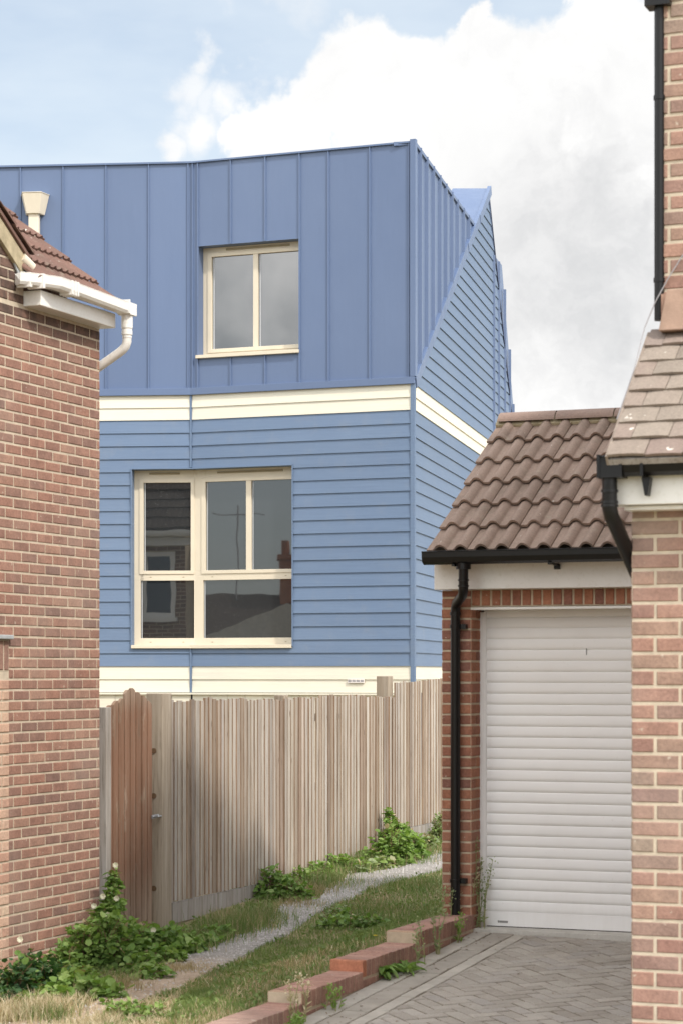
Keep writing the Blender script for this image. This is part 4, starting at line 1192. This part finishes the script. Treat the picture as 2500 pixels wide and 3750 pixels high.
mb = MB(); mb.prism([FM.p(.0, .033, 1.60), FM.p(3, .033, 1.60), FM.p(3, .033, 1.79), FM.p(.04, .033, 1.79)], FM.n * .05); mb.build('tile_fillet', M['fillet'], nh, .004)

# ------------------------------------------------------------------ BRICK EDGING
ed = thing('brick_edging', 'low stepped brick edging with upright bricks between the grass and the block driveway', 'edging', (DL.x, DL.y, -1.9))
steps = [(1.20, 0.0, -1.702), (0.0, -.98, -1.775), (-.98, -1.94, -1.842), (-1.94, -2.95, -1.908), (-2.95, -4.0, -1.975)]
for i, (b1, b0, zt) in enumerate(steps):
    mb = MB()
    FE = Fr((DL.x, DL.y), B, A)
    def ebox(s0, s1, o0, o1, z0, z1, m):
        c = .004
        P = FE.p
        s0 += random.uniform(-.001, .001); z1 += random.uniform(-.002, .002)
        vs = [P(s0, o1, z0), P(s1, o1, z0), P(s1, o0, z0), P(s0, o0, z0), P(s0, o1, z1 - c), P(s1, o1, z1 - c), P(s1, o0, z1 - c), P(s0, o0, z1 - c),
              P(s0 + c, o1 - c, z1), P(s1 - c, o1 - c, z1), P(s1 - c, o0 + c, z1), P(s0 + c, o0 + c, z1)]
        fs = [(0, 1, 5, 4), (1, 2, 6, 5), (2, 3, 7, 6), (3, 0, 4, 7), (4, 5, 9, 8), (5, 6, 10, 9), (6, 7, 11, 10), (7, 4, 8, 11), (8, 9, 10, 11)]
        mb.raw(vs, fs, m)
    s = b0; k = 0
    while s < b1 - .03:
        ebox(s + .004, s + .064, -.215, 0, zt - .1, zt, 2 if (k == 0 and i in (0, 2)) else (3 if k == 0 and i == 1 else 0)); s += .075; k += 1
    mb.box(FE, b0 + .004, b1, -.212, -.004, zt - .35, zt - .004, 1)
    bricks(mb, FE, b0 + .01, b1, zt - .33, zt - .112, o=-.006)
    mb.build('coping', [M['brick_edge'], M['mortar_d'], M['brick_tan'], M['brick_orange']], ed)

# ------------------------------------------------------------------ REFLECTED HOUSES (behind and to the left; seen in the window glass)
r1 = thing('terraced_house', 'dark brick house mirrored in the left pane of the large window', 'house', (-6.3, 17.5, -2.0))
FR1 = Fr((-4.9, 18.6), (-1, .0, 0), (0, 1, 0))
mb = MB(); mb.box(FR1, 0, 4, -4, 0, -2.2, 2.55, 1); bricks(mb, FR1, 0, 4, -2.2, 2.55, holes=[(.2, .8, 1.0, 2.2)])
mb.build('wall', [m_brick('dark_house_brick', br((.16, .09, .07), (.22, .12, .09), (.14, .08, .07))), M['mortar_d']], r1)
mb = MB(); pit = R(40); upv = -FR1.n * math.cos(pit) + Z * math.sin(pit); nrm = FR1.n * math.sin(pit) + Z * math.cos(pit)
tiles(mb, FR1.p(-.2, .2, 2.6), FR1.a, upv, nrm, 15, 9, .3, .3, rib, 6); q = FR1.p(-.2, .2, 2.58)
mb.prism([q, q + FR1.a * 4.5, q + FR1.a * 4.5 + upv * 2.7, q + upv * 2.7], -nrm * .04)
mb.build('roof', M['tile_dark'], r1)
mb = MB(); gutter([FR1.p(4.4, .24, 2.5), FR1.p(-.25, .24, 2.5)], .06, mb); mb.box(FR1, -.2, 4.4, 0, .16, 2.30, 2.44); mb.build('gutter', M['white'], r1)
mb = MB()
for a, b, c, d in ((.2, .28, 1.0, 2.2), (.72, .8, 1.0, 2.2), (.28, .72, 1.0, 1.08), (.28, .72, 2.12, 2.2)): mb.box(FR1, a, b, -.05, .03 + random.uniform(0, .002), c, d)
mb.box(FR1, .15, .85, 0, .1, .92, .998); wr = mb.build('window', M['white'], r1)
mb = MB(); mb.box(FR1, .25, .75, .0, .012, 1.05, 2.15); mb.build('pane', M['glass'], wr)
r2 = thing('neighbour_house', 'dark roofed house with chimney, mirrored in the right panes of the large window', 'house', (-18, 12.5, -2.0))
ctr = Vector((-17.2, 13.2, 0)); FR2 = Fr((ctr.x, ctr.y), (-.69, .72, 0), (.72, .69, 0))
mb = MB(); mb.box(FR2, -3.5, 5, -5, 0, -2.2, -.1); mb.build('wall', M['mortar_d'], r2)
mb = MB(); mb.prism([FR2.p(-3.8, .3, -.2), FR2.p(5.2, .3, -.2), FR2.p(3.0, -2.5, 1.9), FR2.p(-1.0, -2.5, 1.9)], -Z * .1); mb.prism([FR2.p(-3.8, .3, -.2), FR2.p(-1.0, -2.5, 1.9), FR2.p(-3.8, -5.3, -.2)], -Z * .1)
mb.build('roof', M['tile_dark'], r2)
mb = MB(); mb.box(FR2, -1.6, -.5, -2.9, -2.2, .5, 2.7); mb.box(FR2, -1.65, -.45, -2.95, -2.15, 2.7, 2.82)
for i in range(4): mb.tube([FR2.p(-1.48 + i * .28, -2.55, 2.8), FR2.p(-1.48 + i * .28, -2.55, 3.1 + .08 * (i % 2))], .09, 10)
mb.build('chimney', M['brick_garage'], r2)
mb = MB()
ac = FR2.p(-.9, -2.3, 2.7)
mb.tube([ac, ac + Z * 2.6], .02, 6); mb.tube([ac + Z * 2.5 - FR2.a * .7, ac + Z * 2.5 + FR2.a * .8], .014, 6)
for i in range(9): q = ac + Z * 2.5 + FR2.a * (-.6 + i * .16); mb.tube([q - Z * .12, q + Z * .12], .008, 5)
mb.mark()
ac = FR2.p(.5, -2.3, 1.6)
mb.tube([ac, ac + Z * 2.4], .02, 6); mb.tube([ac + Z * 2.2 - FR2.a * .6, ac + Z * 2.2 + FR2.a * .6], .014, 6)
each(mb, 'aerial', M['cable'], r2)
mb = MB(); mb.prism([FR2.p(-4, .8, -2.2), FR2.p(4, .8, -2.2), FR2.p(4, .8, -.4), FR2.p(-.6, .8, 1.6), FR2.p(-4, .8, 0.2)], FR2.n * -.3); mb.build('rendered_gable', M['concrete'], r2)

# ------------------------------------------------------------------ VEGETATION
rnd = random.Random(11)
def leaf(mb, p, d, n, L, w, m=0):
    d = d.normalized(); n = (n - d * n.dot(d)).normalized(); x = d.cross(n)
    v = [p, p + d * L * .3 + x * w + n * .12 * L, p + d * L * .72 + x * w * .75 + n * .06 * L, p + d * L - n * .08 * L, p + d * L * .72 - x * w * .75 + n * .06 * L, p + d * L * .3 - x * w + n * .12 * L]
    mb.raw(v, [(0, 1, 2, 3), (0, 3, 4, 5)], m)
def clump(mb, c, r, n, L, m=0, shell=.35, w=.42):
    for _ in range(n):
        while True:
            q = Vector((rnd.uniform(-1, 1), rnd.uniform(-1, 1), rnd.uniform(-.15, 1)))
            if shell < q.length <= .92 + .6 * noise.noise(q * 2.6 + c * 3): break
        p = c + Vector((q.x * r[0], q.y * r[1], q.z * r[2]))
        d = Vector((rnd.gauss(0, 1), rnd.gauss(0, 1), rnd.gauss(0, .5))) + q * .6
        nn = Vector((rnd.gauss(0, .45), rnd.gauss(0, .45), 1)) + q * .7
        l = L * rnd.uniform(.45, 1.2)
        x_ = rnd.random(); leaf(mb, p, d, nn, l, l * w, 1 if x_ < .22 else (2 if x_ > .97 else 0))
def gp3(u, v): return gh(u, v)
def scatter_plants(name, label, cat, spots, matl, L, dens_=1.0, stemm='stem', group=None, extra=None, w=.42):
    cs = [gp3(*q[:2]) if len(q) < 5 else ray(*q[:2]) * q[4] for q in spots]
    o = thing(name, label, cat, cs[0], group)
    mb = MB(); st = MB()
    for c, (u, v, rw, rh, *_) in zip(cs, spots):
        k = c.y / F; r = (rw * k, rw * k * .9, rh * k)
        n = int(dens_ * 30 * (rw * 2 * rh) * k * k / (L * L))
        clump(mb, c, r, max(8, n), L, w=w)
        for _ in range(max(3, int(n / 30))):
            q = c + Vector((rnd.uniform(-r[0], r[0]) * .3, rnd.uniform(-r[1], r[1]) * .3, 0)); e = c + Vector((rnd.uniform(-r[0], r[0]) * .8, rnd.uniform(-r[1], r[1]) * .8, r[2] * rnd.uniform(.5, 1)))
            mid = q.lerp(e, .5) + Z * r[2] * .2; st.tube([q - Z * .02, mid, e], [.004, .003, .002], 5); st.mark()
    mb.build('foliage', [M[matl], M[{'leaf_mid': 'leaf_light', 'leaf_dark': 'leaf_mid', 'leaf_light': 'leaf_mid', 'leaf_pale': 'leaf_light'}[matl]], M['grass_dry']], o); each(st, 'stem', M[stemm], o)
    return o
bm_ = scatter_plants('bramble', 'tangled bramble and bindweed climbing the corner between brick wall and gate', 'bramble',
    [(400, 3540, 120, 190), (300, 3545, 90, 150), (480, 3520, 100, 150), (560, 3500, 90, 110), (230, 3570, 60, 110), (640, 3470, 60, 80),
     (395, 3420, 60, 90, 16.5), (350, 3440, 60, 80, 16.4), (415, 3330, 34, 80, 16.6), (385, 3380, 50, 70, 16.5), (418, 3250, 24, 75, 16.7), (300, 3480, 60, 70, 16.3), (440, 3440, 50, 70, 16.5)], 'leaf_mid', .055, .8)
mb = MB()
for (u, v) in ((424, 3168), (378, 3282), (428, 3290), (345, 3317), (396, 3350), (563, 3406), (75, 3440)):
    y = 16.25 if u > 200 else 14.75; p = ray(u, v) * y
    for q in range(7):
        an = q * 2 * math.pi / 7; d = Vector((math.cos(an), -.5, math.sin(an)))
        leaf(mb, p, d, Vector((0, -1, .3)), .024, .013)
    mb.mark()
each(mb, 'flower', M['petal'], bm_)
scatter_plants('bramble', 'dark bramble leaves at the foot of the brick house wall, leftmost in the picture', 'bramble',
    [(60, 3640, 90, 120), (140, 3610, 90, 120), (210, 3590, 60, 70), (20, 3680, 60, 60), (90, 3545, 40, 90)], 'leaf_dark', .055, .7)
scatter_plants('ground_ivy', 'bright rounded green leaves spreading in front of the bramble below the brick wall', 'ivy',
    [(270, 3630, 80, 60), (350, 3640, 80, 55), (410, 3660, 60, 50), (200, 3660, 70, 50), (120, 3690, 70, 40), (300, 3600, 70, 60)], 'leaf_light', .06, .7, w=.55)
scatter_plants('ground_ivy', 'low green leaves spilling from the gate post toward the dirt path', 'ivy',
    [(600, 3530, 80, 60), (680, 3490, 80, 60), (740, 3470, 70, 50), (520, 3560, 70, 60), (560, 3590, 70, 50), (800, 3440, 60, 50)], 'leaf_mid', .055, .75, w=.5)
scatter_plants('nettle_clump', 'green nettle clump at the foot of the long fence, halfway along', 'nettle',
    [(930, 3270, 70, 90), (1000, 3285, 80, 110), (1065, 3295, 70, 80), (960, 3250, 60, 110), (1105, 3300, 45, 50), (1020, 3235, 50, 90), (890, 3280, 40, 60)], 'leaf_mid', .06, .65)
scatter_plants('weed_clump', 'light green weeds along the fence foot beside the gravel path', 'weeds',
    [(1110, 3240, 50, 60), (1160, 3215, 60, 60), (1220, 3190, 60, 60), (1280, 3180, 60, 50), (1330, 3150, 40, 40)], 'leaf_light', .05, .6)
scatter_plants('dock_plant', 'pale broad leaved plant at the gravel path edge below the fence', 'dock',
    [(1330, 3195, 50, 40), (1380, 3180, 45, 40), (1420, 3175, 50, 25)], 'leaf_pale', .08, .6)
scatter_plants('leafy_bush', 'bright green leafy bush climbing the fence where the taller panel starts', 'bush',
    [(1440, 3160, 80, 130), (1490, 3145, 70, 100), (1435, 3080, 45, 80, 22.2), (1425, 3020, 22, 60, 22.4), (1470, 3070, 45, 60, 22.2), (1510, 3140, 50, 90), (1400, 3160, 60, 70)], 'leaf_light', .055, .7)
scatter_plants('grey_green_weed', 'grey green weed against the concrete footing beside the garage', 'weeds',
    [(1570, 3110, 35, 60), (1600, 3080, 30, 90), (1615, 3060, 25, 90)], 'leaf_pale', .035, .5)
scatter_plants('thistle_patch', 'broad green leaves growing in the grass strip above the brick edging', 'weeds',
    [(1220, 3390, 60, 40), (1300, 3400, 60, 50), (1370, 3400, 50, 45), (1250, 3370, 50, 45), (1190, 3400, 40, 35)], 'leaf_mid', .05, .4)
scatter_plants('pale_weed', 'pale green weed in the grass just left of the broad leaves', 'weeds',
    [(1240, 3355, 45, 40), (1210, 3375, 40, 45), (1180, 3400, 40, 30)], 'leaf_pale', .04, .5)
scatter_plants('small_weed', 'small yellow green weed in the dry grass at the bottom left of the path', 'weeds',
    [(430, 3730, 50, 60), (500, 3725, 50, 60), (570, 3730, 60, 50), (400, 3690, 30, 35)], 'leaf_light', .035, .45)
scatter_plants('low_weed', 'low dark weed alone on the edge of the dirt path under the bramble', 'weeds', [(275, 3690, 35, 28), (240, 3670, 30, 20)], 'leaf_dark', .035, .5)
# dandelion rosette on driveway
def dgh(u, v):
    r = ray(u, v); y = 9.
    while r.z * y > zd(y): y += .01
    return Vector((r.x * y, y, zd(y)))
def rosette(name, label, u, v, n, L):
    c = dgh(u, v); o = thing(name, label, 'weeds', c); mb = MB()
    for i in range(n):
        an = rnd.uniform(0, 6.28); d = Vector((math.cos(an), math.sin(an), rnd.uniform(.1, .7))); l = L * rnd.uniform(.6, 1.1)
        p = c + Vector((rnd.uniform(-.05, .05), rnd.uniform(-.05, .05), .005)); leaf(mb, p, d, Z, l, l * .16)
        leaf(mb, p + d.normalized() * l * .85, d - Z * .8, Z, l * .5, l * .1)
    mb.build('foliage', M['leaf_mid'], o)
rosette('dandelion', 'flat green dandelion leaves in the driveway joint beside the brick edging', 1385, 3572, 46, .17)
rosette('dandelion', 'smaller green weed leaves growing right of the dandelion on the driveway', 1480, 3560, 26, .13)
# tall weeds against the edging and pier
def tallweed(c, h, n, mbs, mbl, lm=0):
    for _ in range(n):
        b = c + Vector((rnd.uniform(-.05, .05), rnd.uniform(-.05, .05), -.02)); hh = h * rnd.uniform(.6, 1.1)
        e = b + Vector((rnd.uniform(-.12, .12) * hh * 1.5, rnd.uniform(-.1, .1) * hh, hh)); m_ = b.lerp(e, .5) + Vector((rnd.uniform(-.02, .02), 0, 0))
        mbs.tube([b, m_, e], [.0035, .0028, .0015], 5); mbs.mark()
        for k in range(int(14 * hh / .5) + 4):
            q = rnd.uniform(.12, 1); p = (b.lerp(m_, q * 2) if q < .5 else m_.lerp(e, q * 2 - 1))
            leaf(mbl, p, Vector((rnd.uniform(-1, 1), rnd.uniform(-1, 1), .7)), Z, rnd.uniform(.02, .05) * (1.3 - q * .6), .008, lm)
        for k in range(16):
            p = e + Vector((rnd.gauss(0, .018), rnd.gauss(0, .018), rnd.uniform(-.14, .03) * hh * 1.6)); leaf(mbl, p, Vector((rnd.uniform(-1, 1), rnd.uniform(-1, 1), 1)), Z, .016, .006, lm)
for lab, pos_, h, n, lm in (
    ('spindly flowering weed in front of the black downpipe of the garage', DL + A * -.16 + B * 1.0, .38, 4, 'leaf_pale'),
    ('dry pinkish tall weed against the garage door pier', DL + A * -.06 + B * 1.18, .62, 5, 'straw'),
    ('green spindly weed beside the guide rail of the white door', DL + A * .02 + B * 1.24, .60, 6, 'leaf_pale'),
    ('short bright weed growing out of the top step of the edging', DL + A * .04 + B * .75, .2, 5, 'leaf_light'),
    ('thin weed leaning on the tan brick end of the edging', DL + A * .05 + B * .22, .30, 4, 'leaf_pale'),
    ('thin weed stalk at the second step of the brick edging', DL + A * .06 + B * -.12, .30, 3, 'leaf_pale'),
    ('small weed in the paving near the lower brick step', DL + A * .08 + B * -1.65, .16, 5, 'leaf_light'),
    ('pale dry stalks at the lowest visible step of the edging', DL + A * .04 + B * -2.1, .28, 6, 'straw'),
    ('bright weed tuft in the paving at the bottom of the picture', DL + A * .16 + B * -2.35, .12, 7, 'leaf_light')):
    c = Vector((pos_.x, pos_.y, zd(pos_.y)))
    o = thing('tall_weed', lab, 'weeds', c); a, b = MB(), MB(); tallweed(c, h, n, a, b); each(a, 'stem', M['stem_green'], o); b.build('foliage', M[lm], o)
o = thing('hawkweed', 'tiny yellow flower in the grass above the brick edging', 'flower', gh(1372, 3478)); mb = MB(); c = gh(1372, 3478) + Z * .09
for i in range(9): leaf(mb, c, Vector((math.cos(i * .7), math.sin(i * .7), .3)), Z, .018, .006)
mb.build('petals', M['yellow'], o); mb = MB(); mb.tube([c - Z * .1, c], .002, 5); mb.build('stem', M['stem_green'], o)
mb = MB()
for _ in range(240):
    a = rnd.uniform(0, .3); b = rnd.uniform(-5, 1.2); p = dp(a, b, .003) if rnd.random() < .6 else dp(rnd.uniform(0, 3), b, .003)
    leaf(mb, p, Vector((rnd.uniform(-1, 1), rnd.uniform(-1, 1), .05)), Z, rnd.uniform(.01, .025), .005)
tag(mb.build('leaf_litter', M['stem']), 'dry leaf fragments scattered on the block driveway', 'litter', kind='stuff')

# grass
PL = [(a[0], a[-1]) for a in PATH]
def on_path(x, y):
    for i in range(len(PL) - 1):
        a, b = PL[i]; c, d = PL[i + 1]
        q = [a, b, d, c]; ins = True; sg = 0
        for k in range(4):
            p0, p1 = q[k], q[(k + 1) % 4]; cr = (p1.x - p0.x) * (y - p0.y) - (p1.y - p0.y) * (x - p0.x)
            if sg == 0: sg = 1 if cr > 0 else -1
            elif cr * sg < 0: ins = False; break
        if ins: return True
    return False
gm = MB()
def blade(p, h, w, m, lean=.5):
    an = rnd.uniform(0, 6.28); d = Vector((math.cos(an), math.sin(an), 0)); an2 = rnd.uniform(0, 6.28)
    t_ = Vector((math.cos(an2), math.sin(an2), 0)) * h * lean * rnd.random()
    mid = p + t_ * .35 + Z * h * .6; tip = p + t_ + Z * h
    i = len(gm.v); gm.v += [tuple(p - d * w), tuple(p + d * w), tuple(mid + d * w * .7), tuple(mid - d * w * .7), tuple(tip)]
    gm.f += [(i, i + 1, i + 2, i + 3), (i + 3, i + 2, i + 4)]; gm.m += [m, m]
cnt = 0; FLd = Vector((-1.427, 18, 0))
for _ in range(210000):
    y = 11.3 + 14 * rnd.random() ** 1.25; xl = -.165 * y; xr = (.055 if y > 15.6 else .06) * y
    x = rnd.uniform(xl, xr); o = offA(x, y)
    if o > -.2 and y < 16: continue
    if y > 15.9 and o > -.05: continue
    if (x + 1.427) * A.x + (y - 18) * A.y < .03 and y > 16.8: continue
    if (x + 1.824) * A.x + (y - 16.9) * A.y < .02: continue
    n1 = noise.noise(Vector((x * 1.6, y * 1.1, 3))); n2 = noise.noise(Vector((x * 6, y * 6, 9)))
    pth_ = on_path(x, y)
    if pth_ and (y > 15.8 or rnd.random() > .06 + (.10 if n2 > .35 else 0)): continue
    left_side = not pth_ and x < -.9 + .4 * (y - 15.5) - .25
    if rnd.random() > .78 + .5 * n2: continue
    far = y > 15.2
    g_ = (1.0 if far else .58) + n1 * .9 + n2 * .25
    if left_side: g_ -= .1
    if x < -1.0 and y < 14.3: g_ = -.1 + n2
    p = Vector((x, y, zg(x, y) - .004))
    if rnd.random() < g_: m = 0
    else: m = 1 if rnd.random() < (.45 if (x < -1 and y < 14.4) else .85) else 2
    h = rnd.uniform(.02, .055) * (1.0 if m == 0 else 1.1)
    if x < -1.3 and y < 14.2: h *= 1.8
    if pth_: h *= .5
    blade(p, h, rnd.uniform(.0016, .0034), m, .9)
for _ in range(26000):
    y = 11.5 + 12.5 * rnd.random(); x = rnd.uniform(-.165 * y, .055 * y); o = offA(x, y)
    if o > -.24 and y < 16 or y > 15.9 and o > -.05 or on_path(x, y): continue
    if (x + 1.427) * A.x + (y - 18) * A.y < .03 and y > 16.8 or (x + 1.824) * A.x + (y - 16.9) * A.y < .02: continue
    nn_ = noise.noise(Vector((x * 2.6, y * 2.2, 7)))
    if nn_ < .05 and rnd.random() > .12: continue
    leaf(gm, Vector((x, y, zg(x, y) + rnd.uniform(.0, .035))), Vector((rnd.uniform(-1, 1), rnd.uniform(-1, 1), rnd.uniform(.1, .8))), Vector((rnd.gauss(0, .4), rnd.gauss(0, .4), 1)), rnd.uniform(.015, .04), rnd.uniform(.005, .011), 0)
# long tufts
for (u, v, r, h, n, m) in ((900, 3400, .30, .14, 1500, 0), (840, 3420, .22, .15, 800, 0), (960, 3370, .22, .12, 800, 0), (110, 3725, .28, .13, 500, 2), (200, 3715, .2, .13, 350, 2), (40, 3740, .25, .13, 400, 2), (180, 3740, .2, .12, 400, 0), (1180, 3250, .3, .12, 600, 0), (820, 3400, .1, .16, 300, 1), (1130, 3270, .25, .10, 500, 1), (660, 3560, .2, .08, 400, 1), (430, 3625, .25, .1, 400, 1), (1500, 3160, .3, .1, 500, 0), (1090, 3320, .22, .08, 300, 1), (1150, 3230, .35, .14, 900, 0), (1250, 3190, .35, .13, 900, 0), (1340, 3160, .3, .12, 700, 0), (760, 3450, .3, .12, 900, 0), (680, 3480, .25, .12, 500, 0), (1560, 3130, .25, .1, 400, 0), (1500, 3250, .5, .07, 1500, 0), (1350, 3330, .5, .06, 1500, 0)):
    c = gh(u, v)
    for _ in range(n):
        p = c + Vector((rnd.gauss(0, r * .5), rnd.gauss(0, r * .5), 0)); p.z = zg(p.x, p.y) - .004
        blade(p, h * rnd.uniform(.5, 1.2), rnd.uniform(.0015, .003), m if rnd.random() < .75 else 1, .8)
tag(gm.build('grass', [M['grass_green'], M['grass_dry'], M['straw']]), 'rough mixed green and dry grass covering the verge', 'grass', kind='stuff')
